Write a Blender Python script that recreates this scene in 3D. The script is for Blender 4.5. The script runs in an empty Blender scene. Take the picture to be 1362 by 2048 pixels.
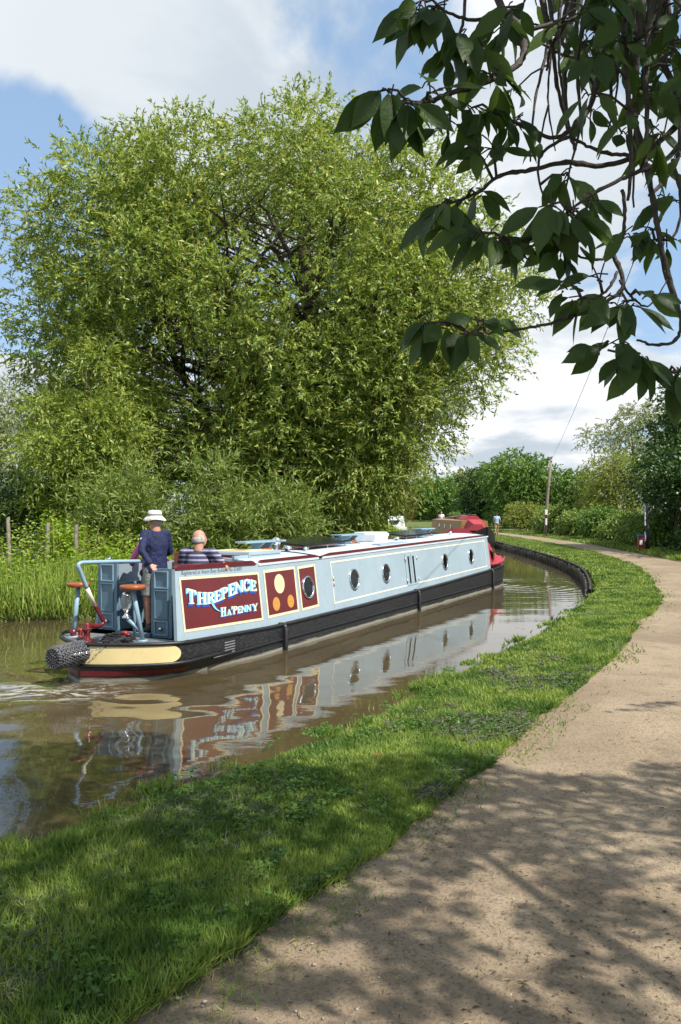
import bpy, bmesh, math, random
import numpy as np
from mathutils import Vector, Matrix
rng = np.random.default_rng(11); random.seed(11)
SC = bpy.context.scene
COL = SC.collection
R = math.radians

# ------------------------------------------------------------------ camera
F, H, HY = 1593.0, 2.1, 1028.0            # focal length in photo pixels, eye height above the water, horizon row
cam_d = bpy.data.cameras.new('camera'); cam = bpy.data.objects.new('camera', cam_d); COL.objects.link(cam)
cam_d.sensor_fit = 'VERTICAL'; cam_d.sensor_height = 36; cam_d.lens = F/2048*36
cam_d.shift_y = 4/2048; cam_d.clip_start = .05; cam_d.clip_end = 3000
cam.location = (0, 0, H); cam.rotation_euler = (R(90), 0, 0)
SC.camera = cam
# ------------------------------------------------------------------ light
SUN_EL = R(52); SUN_AZ = Vector((.80, -.60)).normalized()
SUN_DIR = Vector((SUN_AZ.x*math.cos(SUN_EL), SUN_AZ.y*math.cos(SUN_EL), math.sin(SUN_EL)))
sd = bpy.data.lights.new('sun', 'SUN'); sun = bpy.data.objects.new('sun', sd); COL.objects.link(sun)
sd.energy = 4.4; sd.angle = R(.53); sd.color = (1, .955, .88)
sun.rotation_euler = SUN_DIR.to_track_quat('Z', 'Y').to_euler(); sun.location = (30, -8, 40)
SC.view_settings.view_transform = 'Standard'; SC.view_settings.look = 'None'
SC.view_settings.exposure = 0.60; SC.view_settings.gamma = 1.0
SC.cycles.max_bounces = 7; SC.cycles.diffuse_bounces = 3; SC.cycles.glossy_bounces = 3
SC.cycles.transmission_bounces = 4; SC.cycles.caustics_reflective = False; SC.cycles.caustics_refractive = False
SC.cycles.use_denoising = True; SC.cycles.sample_clamp_indirect = 6
W = bpy.data.worlds.new('World'); SC.world = W; W.use_nodes = True

class NT:
    """small node-tree writer"""
    def __init__(s, tree): s.t = tree; s.n = tree.nodes; s.l = tree.links
    def add(s, typ, **kw):
        n = s.n.new('ShaderNode'+typ)
        for k, v in kw.items():
            if k.startswith('_'): setattr(n, k[1:], v)
        for k, v in kw.items():
            if not k.startswith('_'):
                key = int(k[1:]) if (k[0] == 'i' and k[1:].isdigit()) else k.replace('__', ' ')
                s.set(n.inputs[key], v)
        return n
    def set(s, inp, v):
        if isinstance(v, bpy.types.NodeSocket): s.l.new(v, inp)
        elif isinstance(v, bpy.types.Node): s.l.new(v.outputs[0], inp)
        else:
            if inp.type == 'RGBA' and len(v) == 3: v = (*v, 1)
            inp.default_value = v
    def math(s, op, a, b=0.0, clamp=False):
        n = s.n.new('ShaderNodeMath'); n.operation = op; n.use_clamp = clamp
        s.set(n.inputs[0], a); s.set(n.inputs[1], b); return n.outputs[0]
    def ss(s, v, lo, hi):
        n = s.n.new('ShaderNodeMapRange'); n.interpolation_type = 'SMOOTHSTEP'; n.clamp = True
        s.set(n.inputs[0], v); n.inputs[1].default_value = lo; n.inputs[2].default_value = hi
        return n.outputs[0]
    def mix(s, f, a, b, blend='MIX'):
        n = s.n.new('ShaderNodeMix'); n.data_type = 'RGBA'; n.blend_type = blend
        s.set(n.inputs[0], f); s.set(n.inputs[6], a); s.set(n.inputs[7], b); return n.outputs[2]
    def noise(s, vec, scale, detail=4, rough=.55, dist=0.0):
        n = s.n.new('ShaderNodeTexNoise'); s.set(n.inputs['Vector'], vec)
        n.inputs['Scale'].default_value = scale; n.inputs['Detail'].default_value = detail
        n.inputs['Roughness'].default_value = rough; n.inputs['Distortion'].default_value = dist
        return n.outputs[0]
    def ramp(s, f, stops):
        n = s.n.new('ShaderNodeValToRGB'); s.set(n.inputs[0], f); e = n.color_ramp.elements
        while len(e) < len(stops): e.new(.5)
        for k, (p, c) in enumerate(stops): e[k].position = p; e[k].color = (*c, 1)
        return n.outputs[0]
    def mapping(s, vec, scale=(1, 1, 1), loc=(0, 0, 0), rot=(0, 0, 0)):
        n = s.n.new('ShaderNodeMapping'); s.set(n.inputs[0], vec)
        n.inputs[1].default_value = loc; n.inputs[2].default_value = rot; n.inputs[3].default_value = scale
        return n.outputs[0]

# sky: physical sky with broken cloud in front of it
w = NT(W.node_tree); w.n.clear()
out = w.add('OutputWorld'); bg = w.add('Background', Strength=.1); w.l.new(bg.outputs[0], out.inputs[0])
sky = w.n.new('ShaderNodeTexSky'); sky.sky_type = 'NISHITA'; sky.sun_disc = False
sky.sun_elevation = SUN_EL; sky.sun_rotation = math.atan2(SUN_AZ.x, SUN_AZ.y); sky.air_density = 1.0; sky.dust_density = .4; sky.ozone_density = 1.6
tc = w.add('TexCoord'); gen = tc.outputs['Generated']
sep = w.add('SeparateXYZ', i0=gen)
zc = w.math('MAXIMUM', w.math('ADD', sep.outputs[2], .22), .05)
div = w.n.new('ShaderNodeVectorMath'); div.operation = 'DIVIDE'; w.l.new(gen, div.inputs[0])
cmb = w.add('CombineXYZ', i0=zc, i1=zc, i2=1.0); w.l.new(cmb.outputs[0], div.inputs[1])
pl = w.mapping(div.outputs[0], (1, 1, 1.0), (3.1, 1.7, 0.4))
n1 = w.math('ADD', w.math('MULTIPLY', w.math('SUBTRACT', w.noise(pl, 1.5, 8, .58, .35), .5), 1.75), .5)
n2 = w.noise(w.mapping(pl, loc=(5.2, 1.1, 2)), 2.3, 6, .55, .2)
def blob(az_el, r0, r1):
    a, e = R(az_el[0]), R(az_el[1])
    c = (math.sin(a)*math.cos(e), math.cos(a)*math.cos(e), math.sin(e))
    d = w.n.new('ShaderNodeVectorMath'); d.operation = 'DOT_PRODUCT'; w.l.new(gen, d.inputs[0]); d.inputs[1].default_value = c
    return w.ss(d.outputs['Value'], math.cos(R(r1)), math.cos(R(r0)))
def pxdir(px, py):
    x, z = (px-681)/F, (HY-py)/F
    return (math.degrees(math.atan2(x, 1)), math.degrees(math.atan2(z, math.hypot(1, x))))
bias = .045
for (p, r0, r1, amt) in [((-30, 390), 0, 11, -.40), ((-20, 560), 0, 8, -.34), ((60, 250), 0, 4, -.2), ((180, 330), 0, 5, -.12),
                         ((790, 130), 0, 6, -.26), ((1270, 0), 0, 8, -.26), ((1360, 420), 0, 6, -.26), ((1180, 560), 0, 3, -.1),
                         ((270, 90), 3, 12, .20), ((60, 120), 2, 6, .14), ((1080, 440), 3, 12, .24), ((1000, 780), 3, 10, .16), ((30, 710), 1, 5, .2)]:
    bias = w.math('ADD', bias, w.math('MULTIPLY', blob(pxdir(*p), r0, r1), amt))
mask = w.ss(w.math('ADD', n1, bias), .40, .66)
shade = w.ss(n2, .38, .60)
cloud = w.mix(shade, (4.0, 4.55, 5.1), (6.9, 7.05, 7.2))
bright = blob(pxdir(1110, 470), 4, 14)
cloud = w.mix(w.math('MULTIPLY', bright, .3), cloud, (7.2, 7.3, 7.35))
grey = blob(pxdir(230, 150), 4, 12)
cloud = w.mix(w.math('MULTIPLY', grey, .65), cloud, (4.5, 5.0, 5.45))
skyc = w.mix(.5, sky.outputs[0], (3.3, 4.9, 7.0))
w.l.new(w.mix(mask, skyc, cloud), bg.inputs[0])

# ------------------------------------------------------------------ materials
def new_mat(name):
    m = bpy.data.materials.new(name); m.use_nodes = True
    t = NT(m.node_tree); t.n.clear()
    o = t.add('OutputMaterial'); p = t.add('BsdfPrincipled'); t.l.new(p.outputs[0], o.inputs[0])
    return m, t, p, o
def simple(name, col, rough=.5, metal=0.0, var=.12, scale=8, bump=0.0, bscale=60, dark=None, spec=.5):
    """paint, cloth, metal: a colour broken up by two scales of noise, with optional grime and bump"""
    m, t, p, o = new_mat(name)
    co = t.add('TexCoord').outputs['Object']
    n = t.noise(co, scale, 5, .6); n_b = t.noise(co, scale*7, 3, .6)
    lo = tuple(c*(1-var) for c in col); hi = tuple(min(1, c*(1+var)) for c in col)
    c = t.mix(t.ss(n, .3, .7), lo, hi)
    if dark: c = t.mix(t.math('MULTIPLY', t.ss(n_b, .52, .74), dark), c, tuple(x*.45 for x in col))
    t.set(p.inputs['Base Color'], c); p.inputs['Metallic'].default_value = metal
    t.set(p.inputs['Roughness'], t.math('ADD', t.math('MULTIPLY', n_b, .2), rough-.1))
    p.inputs['Specular IOR Level'].default_value = spec
    if bump:
        b = t.add('Bump', Strength=bump, Distance=.03 if bscale < 20 else .01, Height=t.noise(co, bscale, 4, .6)); t.l.new(b.outputs[0], p.inputs['Normal'])
    return m
def leaf_mat(name, c1, c2, c3, trans=.35, rough=.45, patch=None):
    """foliage: colour differs from leaf to leaf, some light passes through"""
    m, t, p, o = new_mat(name)
    ri = t.add('NewGeometry').outputs['Random Per Island']
    c = t.ramp(ri, [(0, c1), (.5, c2), (1, c3)])
    if patch:
        co = t.add('NewGeometry').outputs['Position']
        f = t.math('ADD', t.ss(t.noise(co, patch[1], 4, .6), .42, .62), t.math('MULTIPLY', t.math('SUBTRACT', ri, .5), .4), True)
        c = t.mix(f, c, t.ramp(ri, [(0, tuple(x*.8 for x in patch[0])), (1, patch[0])]))
    t.set(p.inputs['Base Color'], c); p.inputs['Roughness'].default_value = rough; p.inputs['Specular IOR Level'].default_value = .35
    tr = t.add('BsdfTranslucent'); hs = t.add('HueSaturation', Hue=.49, Saturation=1.15, Value=1.15); t.set(hs.inputs['Color'], c)
    t.l.new(hs.outputs[0], tr.inputs[0])
    mx = t.add('MixShader'); mx.inputs[0].default_value = trans
    t.l.new(p.outputs[0], mx.inputs[1]); t.l.new(tr.outputs[0], mx.inputs[2]); t.l.new(mx.outputs[0], o.inputs[0])
    return m
M = {}
M['blue'] = simple('pale_blue_paint', (.32, .405, .455), .36, var=.06, scale=1.6, dark=.16, bump=.12, bscale=2.2)
M['blue_frame'] = simple('blue_metal_paint', (.26, .39, .48), .35, var=.06, dark=.15)
M['shaded_blue'] = simple('shaded_blue_paint', (.145, .235, .30), .38, var=.07, scale=4, dark=.2)  # darker blue for the rear faces, their shade put into the colour
M['roof'] = simple('roof_pale_paint', (.58, .64, .69), .42, var=.06, scale=3, dark=.15)
M['maroon'] = simple('maroon_paint', (.125, .012, .014), .28, var=.10, scale=2)
M['maroon_rail'] = simple('maroon_rail_paint', (.11, .012, .018), .3, var=.15)
M['cream'] = simple('cream_paint', (.76, .66, .42), .4, var=.05)
M['cream_band'] = simple('cream_band_paint', (.74, .60, .30), .35, var=.05, scale=2, dark=.1)
M['white_line'] = simple('ivory_paint', (.78, .74, .58), .4, var=.05)
M['gold'] = simple('ochre_paint', (.52, .25, .05), .45, var=.22, scale=60)
M['disc_cream'] = simple('cream_disc_paint', (.76, .64, .36), .45, var=.1, scale=60)
M['cyan'] = simple('cyan_paint', (.20, .60, .78), .4, var=.15)
M['royal'] = simple('royal_blue_paint', (.02, .07, .45), .4, var=.15)
M['ink'] = simple('grey_ink', (.10, .13, .17), .6)
M['black'] = simple('black_paint', (.012, .012, .013), .45, var=.3, dark=.4)
M['rubber'] = simple('black_rubber', (.014, .014, .015), .65, var=.3, bump=.4, bscale=90)
M['rope'] = simple('black_rope', (.02, .02, .022), .85, var=.4, bump=.8, bscale=150)
M['grey_rope'] = simple('grey_rope', (.11, .11, .115), .85, var=.35, bump=.8, bscale=150)
M['chrome'] = simple('chrome', (.78, .79, .8), .14, 1.0, var=.04)
M['steel'] = simple('galvanised_steel', (.5, .51, .52), .4, .8, var=.15)
M['wood'] = simple('varnished_wood', (.30, .085, .025), .35, var=.25, scale=14)
M['plain_wood'] = simple('weathered_wood', (.27, .23, .17), .75, var=.3, scale=12, bump=.4)
M['pole_wood'] = simple('grey_pole_wood', (.24, .19, .145), .8, var=.25, scale=6, bump=.4)
M['dark_wood'] = simple('tarred_wood', (.034, .03, .027), .7, var=.3, bump=.5, bscale=30)
M['red_canvas'] = simple('red_canvas', (.36, .035, .05), .75, var=.14, scale=5, bump=.25, bscale=30)
M['red_paint'] = simple('red_paint', (.30, .02, .02), .35, var=.15)
M['white'] = simple('white_paint', (.78, .79, .79), .45, var=.05)
M['brown_paint'] = simple('brown_paint', (.32, .17, .05), .5, var=.2)
M['navy'] = simple('navy_cloth', (.010, .016, .065), .8, var=.25, scale=9, bump=1.0, bscale=13)
M['grey_cloth'] = simple('grey_cloth', (.22, .22, .215), .85, var=.15, scale=12, bump=1.0, bscale=13)
M['hat'] = simple('white_cotton', (.72, .70, .64), .85, var=.08, scale=14, bump=1.0, bscale=13)
M['pink'] = simple('pink_cotton', (.55, .12, .28), .8, var=.12, scale=12, bump=1.0, bscale=13)
M['shoe'] = simple('dark_shoe', (.03, .028, .028), .6)
M['skin'] = simple('skin', (.50, .25, .165), .55, var=.12, scale=20)
M['hair'] = simple('grey_hair', (.42, .39, .36), .7, var=.2, scale=50)
M['brown_hair'] = simple('brown_hair', (.06, .035, .02), .7, var=.3, scale=50)
M['khaki'] = simple('khaki_cloth', (.42, .31, .19), .85)
M['sky_shirt'] = simple('light_blue_shirt', (.34, .53, .66), .8, var=.25, scale=14)
M['orange'] = simple('orange_cloth', (.75, .16, .02), .8)
M['solar'] = simple('dark_panel_glass', (.012, .014, .02), .18, var=.3)
M['bark'] = simple('bark', (.075, .058, .042), .85, var=.35, scale=5, bump=.8, bscale=14)
M['twig'] = simple('cherry_twig', (.065, .05, .042), .75, var=.35, scale=30, bump=.7, bscale=90)
M['willow_twig'] = simple('willow_twig', (.22, .14, .05), .8, var=.3)
# striped polo shirt
m, t, p, o = new_mat('striped_polo'); co = t.add('TexCoord').outputs['Object']; z = t.add('SeparateXYZ', i0=co).outputs[2]
a = t.math('ABSOLUTE', t.math('SUBTRACT', t.math('FRACT', t.math('MULTIPLY', z, 15.0)), .5))
c = t.mix(t.ss(a, .30, .36), (.035, .04, .085), (.40, .37, .48)); b_ = t.math('ABSOLUTE', t.math('SUBTRACT', t.math('FRACT', t.math('MULTIPLY', z, 45.0)), .5))
c = t.mix(t.math('MULTIPLY', t.ss(b_, .32, .40), .35), c, (.12, .12, .2)); t.set(p.inputs['Base Color'], c); p.inputs['Roughness'].default_value = .85; M['polo'] = m
# dark window glass
m, t, p, o = new_mat('dark_glass'); p.inputs['Base Color'].default_value = (.006, .007, .008, 1); p.inputs['Roughness'].default_value = .05; p.inputs['Specular IOR Level'].default_value = .22
co = t.add('TexCoord').outputs['Object']; b = t.add('Bump', Strength=.15, Distance=.05, Height=t.noise(co, 4, 2)); t.l.new(b.outputs[0], p.inputs['Normal']); M['glass'] = m
m, t, p, o = new_mat('clear_glass'); p.inputs['Base Color'].default_value = (.9, .93, .92, 1); p.inputs['Roughness'].default_value = .06; p.inputs['Transmission Weight'].default_value = .75
co = t.add('TexCoord').outputs['Object']; b = t.add('Bump', Strength=.5, Distance=.01, Height=t.noise(co, 40, 2)); t.l.new(b.outputs[0], p.inputs['Normal']); M['clear'] = m
# hull: black above, scum line of dried silt where the water washes it
m, t, p, o = new_mat('hull_black'); co = t.add('TexCoord').outputs['Object']; z = t.add('SeparateXYZ', i0=co).outputs[2]
st = t.mapping(co, (1.2, 1.2, 14)); nz = t.noise(st, 1.6, 6, .65); fine = t.noise(t.mapping(co, (3, 3, 9)), 6, 5, .6)
c = t.mix(t.ss(fine, .4, .75), (.012, .0125, .014), (.05, .05, .052)); scf = t.noise(t.mapping(co, (1.5, 1.5, 40)), 2.2, 6, .7); c = t.mix(t.math('MULTIPLY', t.ss(scf, .60, .72), .45), c, (.16, .155, .14))
edge = t.math('ADD', t.math('MULTIPLY', t.math('SUBTRACT', nz, .5), .10), .045)
scum = t.ss(t.math('SUBTRACT', edge, z), -.012, .02)
c = t.mix(t.math('MULTIPLY', scum, .85), c, t.mix(fine, (.20, .19, .15), (.42, .40, .32)))
t.set(p.inputs['Base Color'], c); t.set(p.inputs['Roughness'], t.math('ADD', t.math('MULTIPLY', fine, .35), .25))
b = t.add('Bump', Strength=.25, Distance=.01, Height=t.noise(co, 5, 4)); t.l.new(b.outputs[0], p.inputs['Normal']); M['hull'] = m
# foliage
M['willow'] = leaf_mat('willow_leaf', (.115, .205, .042), (.26, .35, .075), (.54, .55, .16), .38, .4)
M['young'] = leaf_mat('young_willow_leaf', (0.15, 0.235, 0.045), (0.27, 0.35, 0.07), (0.44, 0.47, 0.13), .4, .4)
M['sage'] = leaf_mat('osier_leaf', (.10, .17, .035), (.19, .26, .055), (.33, .38, .11), .38, .45)
M['pale'] = leaf_mat('pale_willow_leaf', (0.182, 0.221, 0.091), (0.260, 0.299, 0.130), (0.364, 0.390, 0.195), .3, .5)
M['green'] = leaf_mat('broad_leaf', (0.078, 0.159, 0.037), (0.133, 0.243, 0.053), (0.265, 0.376, 0.080), .3, .4)
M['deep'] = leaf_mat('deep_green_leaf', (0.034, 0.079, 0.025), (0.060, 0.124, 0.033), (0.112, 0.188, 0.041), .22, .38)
M['lime'] = leaf_mat('yellow_green_leaf', (0.158, 0.210, 0.042), (0.245, 0.289, 0.063), (0.385, 0.403, 0.105), .38, .45)
M['hedge'] = leaf_mat('hedge_leaf', (0.113, 0.189, 0.041), (0.208, 0.302, 0.067), (0.395, 0.471, 0.136), .3, .45)
M['russet'] = leaf_mat('russet_leaf', (.12, .09, .03), (.17, .13, .05), (.14, .15, .04), .3, .5)
M['cherry'] = leaf_mat('cherry_leaf', (0.045, 0.085, 0.026), (0.065, 0.115, 0.032), (0.1, 0.16, 0.04), .42, .42)
M['nettle'] = leaf_mat('nettle_leaf', (0.143, 0.244, 0.033), (0.235, 0.353, 0.045), (0.370, 0.470, 0.074), .35, .5)
M['reed'] = leaf_mat('reed_blade', (0.155, 0.265, 0.043), (0.265, 0.389, 0.059), (0.466, 0.466, 0.153), .35, .5)
M['straw'] = leaf_mat('dry_stem', (.22, .16, .07), (.30, .22, .10), (.38, .30, .15), .2, .7)
M['grass'] = leaf_mat('grass_blade', (.165, .275, .052), (.275, .375, .075), (.46, .48, .15), .35, .5, patch=((.115, .205, .042), 2.0))
M['clip'] = leaf_mat('dry_clippings', (.07, .075, .055), (.115, .12, .085), (.17, .165, .12), .15, .8)
M['clover'] = leaf_mat('clover_leaf', (.06, .14, .022), (.09, .18, .03), (.13, .23, .05), .3, .5)
# ground soil under the grass
m, t, p, o = new_mat('turf'); co = t.add('NewGeometry').outputs['Position']
n = t.noise(co, 1.1, 6, .6); n_f = t.noise(co, 22, 5, .65)
c = t.mix(t.ss(n_f, .35, .65), (.055, .075, .016), (.13, .17, .03)); c = t.mix(t.ss(n, .45, .7), c, t.mix(n_f, (.10, .12, .03), (.16, .19, .05)))
t.set(p.inputs['Base Color'], c); p.inputs['Roughness'].default_value = .95
b = t.add('Bump', Strength=.8, Distance=.05, Height=n_f); t.l.new(b.outputs[0], p.inputs['Normal']); M['turf'] = m
# path: compacted sandy gravel with damp patches, grit and litter
m, t, p, o = new_mat('path_gravel'); co = t.add('NewGeometry').outputs['Position']
n = t.noise(co, .8, 6, .6, .4); n_m = t.noise(co, 5.5, 6, .65); n_f = t.noise(co, 55, 5, .7)
vo = t.n.new('ShaderNodeTexVoronoi'); t.set(vo.inputs['Vector'], co); vo.inputs['Scale'].default_value = 85
c = t.mix(t.ss(n, .35, .68), (.265, .20, .132), (.385, .298, .20)); c = t.mix(t.math('MULTIPLY', t.ss(n_m, .50, .72), .45), c, (.15, .115, .075))
c = t.mix(t.math('MULTIPLY', t.ss(n_f, .46, .68), .7), c, (.11, .085, .058)); sp = t.ss(vo.outputs['Distance'], .20, .08)
cs = t.add('SeparateColor', i0=vo.outputs['Color']).outputs[0]
c = t.mix(t.math('MULTIPLY', t.math('MULTIPLY', sp, t.ss(cs, .62, .85)), .7), c, (.46, .40, .32))
t.set(p.inputs['Base Color'], c); p.inputs['Roughness'].default_value = .93; p.inputs['Specular IOR Level'].default_value = .2
hgt = t.math('ADD', t.math('MULTIPLY', n_f, .7), t.math('ADD', t.math('MULTIPLY', n_m, 1.2), t.math('MULTIPLY', sp, .35)))
b = t.add('Bump', Strength=1.0, Distance=.016, Height=hgt); t.l.new(b.outputs[0], p.inputs['Normal']); M['path'] = m
M['pebble'] = leaf_mat('pebble', (.16, .12, .085), (.27, .22, .16), (.42, .37, .31), .0, .8)

# ------------------------------------------------------------------ mesh helpers
def set_mesh(me, V, Fc):
    """V (n,3), Fc (m,k) numpy -> mesh, fast"""
    V = np.asarray(V, np.float32); Fc = np.asarray(Fc, np.int32); k = Fc.shape[1]
    me.vertices.add(len(V)); me.vertices.foreach_set('co', V.ravel())
    me.loops.add(Fc.size); me.loops.foreach_set('vertex_index', Fc.ravel())
    me.polygons.add(len(Fc)); me.polygons.foreach_set('loop_start', np.arange(0, Fc.size, k, dtype=np.int32))
    try: me.polygons.foreach_set('loop_total', np.full(len(Fc), k, np.int32))
    except Exception: pass
    me.update(calc_edges=True)
def link(name, me, mat=None, parent=None, smooth=False):
    o = bpy.data.objects.new(name, me); COL.objects.link(o)
    if mat is not None:
        for mm in (mat if isinstance(mat, (list, tuple)) else [mat]): me.materials.append(mm)
    if smooth: me.polygons.foreach_set('use_smooth', np.ones(len(me.polygons), bool))
    if parent: o.parent = parent
    return o
def grid_obj(name, V, Fc, mat, parent=None, smooth=False):
    me = bpy.data.meshes.new(name); set_mesh(me, V, Fc); return link(name, me, mat, parent, smooth)
def tag(o, label, cat, group=None, kind=None):
    if kind: o['kind'] = kind
    if label: o['label'] = label
    if cat: o['category'] = cat
    if group: o['group'] = group
    return o
def thing(name, loc, rz, label, cat, group=None):
    o = bpy.data.objects.new(name, None); COL.objects.link(o); o.empty_display_size = .2
    o.location = loc; o.rotation_euler = (0, 0, rz); return tag(o, label, cat, group)

class MB:
    """collects shapes, links them as one mesh"""
    def __init__(s): s.v = []; s.f = []; s.m = []; s.mi = 0
    def vert(s, p): s.v.append(tuple(p)); return len(s.v)-1
    def face(s, pts): s.f.append([s.vert(p) for p in pts]); s.m.append(s.mi)
    def box(s, c, sz, M3=None):
        c = Vector(c); M3 = M3 or Matrix.Identity(3)
        q = [c + M3 @ Vector((sz[0]/2*i, sz[1]/2*j, sz[2]/2*k)) for i in (-1, 1) for j in (-1, 1) for k in (-1, 1)]
        b = len(s.v); s.v += [tuple(x) for x in q]
        for f in ((0, 1, 3, 2), (4, 6, 7, 5), (0, 4, 5, 1), (2, 3, 7, 6), (0, 2, 6, 4), (1, 5, 7, 3)): s.f.append([b+i for i in f]); s.m.append(s.mi)
    def loft(s, rings, cap=True, closed=True):
        b = len(s.v); n = len(rings[0])
        for r in rings: s.v += [tuple(x) for x in r]
        for i in range(len(rings)-1):
            for j in range(n if closed else n-1):
                j2 = (j+1) % n; s.f.append([b+i*n+j, b+i*n+j2, b+(i+1)*n+j2, b+(i+1)*n+j]); s.m.append(s.mi)
        if cap and closed:
            s.f.append([b+j for j in range(n)][::-1]); s.f.append([b+(len(rings)-1)*n+j for j in range(n)]); s.m += [s.mi, s.mi]
    def tube(s, pts, rad, n=8, cap=True):
        pts = [Vector(p) for p in pts]; rad = rad if isinstance(rad, (list, tuple)) else [rad]*len(pts)
        rings = []; u = None
        for i, p in enumerate(pts):
            d = (pts[min(i+1, len(pts)-1)]-pts[max(i-1, 0)])
            d = d.normalized() if d.length > 1e-9 else Vector((0, 0, 1))
            if u is None: u = d.orthogonal().normalized()
            else:
                u = u - d*u.dot(d); u = u.normalized() if u.length > 1e-6 else d.orthogonal().normalized()
            v = d.cross(u)
            rings.append([p+(u*math.cos(2*math.pi*k/n)+v*math.sin(2*math.pi*k/n))*rad[i] for k in range(n)])
        s.loft(rings, cap)
    def lathe(s, c, prof, ax=(0, 0, 1), n=16):
        ax = Vector(ax).normalized(); u = ax.orthogonal().normalized(); v = ax.cross(u); c = Vector(c)
        s.loft([[c+ax*h+(u*math.cos(2*math.pi*k/n)+v*math.sin(2*math.pi*k/n))*max(r, 1e-4) for k in range(n)] for (r, h) in prof])
    def ell(s, c, r, n=12, m=8, rot=None):
        c = Vector(c); rot = rot or Matrix.Identity(3)
        rings = []
        for i in range(m+1):
            a = -math.pi/2+math.pi*i/m; q = max(math.cos(a), .02)
            rings.append([c+rot @ Vector((r[0]*q*math.cos(2*math.pi*k/n), r[1]*q*math.sin(2*math.pi*k/n), r[2]*math.sin(a))) for k in range(n)])
        s.loft(rings)
    def build(s, name, mat, parent=None, smooth=False, bevel=0):
        me = bpy.data.meshes.new(name); me.from_pydata(s.v, [], s.f); me.update()
        mats = mat if isinstance(mat, (list, tuple)) else [mat]
        o = link(name, me, mats, parent, smooth)
        if len(mats) > 1: me.polygons.foreach_set('material_index', np.array(s.m, np.int32))
        bm = bmesh.new(); bm.from_mesh(me); bmesh.ops.recalc_face_normals(bm, faces=bm.faces)
        if bevel: bmesh.ops.bevel(bm, geom=[e for e in bm.edges if e.calc_face_angle(0) > .6], offset=bevel, segments=2, affect='EDGES', profile=.6)
        bm.to_mesh(me); bm.free()
        return o
def mb_box(name, c, sz, mat, parent=None, bevel=0):
    q = MB(); q.box(c, sz); return q.build(name, mat, parent, bevel=bevel)
def mb_tube(name, pts, rad, mat, parent=None, n=8):
    q = MB(); q.tube(pts, rad, n); return q.build(name, mat, parent, True)

def spline(P, n):
    """Catmull-Rom through control points, n samples per span"""
    P = np.asarray(P, float); Q = np.vstack([2*P[0]-P[1], P, 2*P[-1]-P[-2]]); r = []
    for i in range(1, len(Q)-2):
        u = np.linspace(0, 1, n, endpoint=False)[:, None]
        a, b, c, d = Q[i-1], Q[i], Q[i+1], Q[i+2]
        r.append(.5*(2*b+(c-a)*u+(2*a-5*b+4*c-d)*u*u+(3*b-a-3*c+d)*u**3))
    r.append(P[-1:]); return np.vstack(r)

def unit(a): return a/np.maximum(np.linalg.norm(a, axis=-1, keepdims=True), 1e-9)
def leaves_geo(P, D, L, Wd, N=None, mid=.42, cup=.12):
    """diamond leaves: base, left, tip, right"""
    n = len(P); L = np.broadcast_to(L, n)[:, None]; Wd = np.broadcast_to(Wd, n)[:, None]
    D = unit(D); N = rng.normal(size=(n, 3)) if N is None else N+rng.normal(size=(n, 3))*.35
    S = unit(np.cross(D, N)); N2 = np.cross(S, D)
    m_ = P+D*L*mid+N2*L*cup
    V = np.stack([P, m_+S*Wd/2, P+D*L, m_-S*Wd/2], 1).reshape(-1, 3)
    Fc = np.arange(4*n).reshape(-1, 4); return V, Fc
def leaf_obj(name, parts, mat, parent=None):
    """parts: list of (P,D,L,W[,N])"""
    Vs, Fs, k = [], [], 0
    for a in parts:
        V, Fc = leaves_geo(*a); Vs.append(V); Fs.append(Fc+k); k += len(V)
    return grid_obj(name, np.vstack(Vs), np.vstack(Fs), mat, parent)

# ------------------------------------------------------------------ land, path, water
rows = [((-14, -22), (-12, -23), (-9.8, -24.2)), ((-9, -11.5), (-7.2, -12.4), (-4.9, -13.7)), ((-5.2, -3.6), (-3.6, -4.4), (-1.3, -5.7)),
        ((-3.2, .9), (-1.9, .2), (.4, -1.1)), ((-1.88, 3.74), (-.73, 2.62), (1.6, 1.3)), ((-1.25, 4.68), (-.33, 3.26), (2, 1.95)),
        ((-.36, 5.9), (.226, 4.04), (2.55, 2.75)), ((.295, 6.82), (.555, 4.68), (2.9, 3.4)), ((1.17, 8.54), (1.3, 5.9), (3.6, 4.65)),
        ((2.54, 10.96), (2.8, 8.58), (5.1, 7.35)), ((3.88, 13.75), (4.53, 12.05), (6.8, 11.0)), ((5.4, 17.25), (6.0, 15.2), (8.2, 14.2)),
        ((6.41, 20.06), (7.3, 18.5), (9.5, 17.7)), ((8.07, 26.55), (9.5, 25.8), (11.6, 25.2)), ((9.02, 34.3), (11.0, 34.3), (12.9, 34.2)),
        ((9.53, 42.3), (11.85, 42.5), (13.6, 42.4)), ((9.93, 52), (12.4, 52.2), (14.2, 52.2)), ((9.9, 62), (12.7, 62.4), (14.5, 62.5)),
        ((9.6, 72), (12.4, 74), (14.2, 75)), ((8.6, 80), (11, 85), (12.6, 87)), ((6.3, 85), (7.5, 92), (8.4, 94)), ((0, 90), (0, 97.5), (0, 99.5)),
        ((-12, 95), (-12, 102.5), (-12, 104.5)), ((-40, 105), (-40, 112.5), (-40, 114.5)), ((-90, 118), (-90, 125.5), (-90, 127.5))]
NS = 26
BANK = spline([r[0] for r in rows], NS); PL_ = spline([r[1] for r in rows], NS); PR_ = spline([r[2] for r in rows], NS)
NR = len(BANK)
def _rw(seed, n=4000):
    r = np.random.default_rng(seed); v = 0; x = np.arange(n)
    for p_ in (3, 5, 9, 17, 31): kn = r.normal(0, 1, n//p_+3); v = v+np.interp(x/p_, np.arange(len(kn)), kn)*p_**.22
    return v/2.6
_RW = {}
def wob(i, k, a):
    if k not in _RW: _RW[k] = _rw(int(k*100))
    return a*_RW[k][i]
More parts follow.
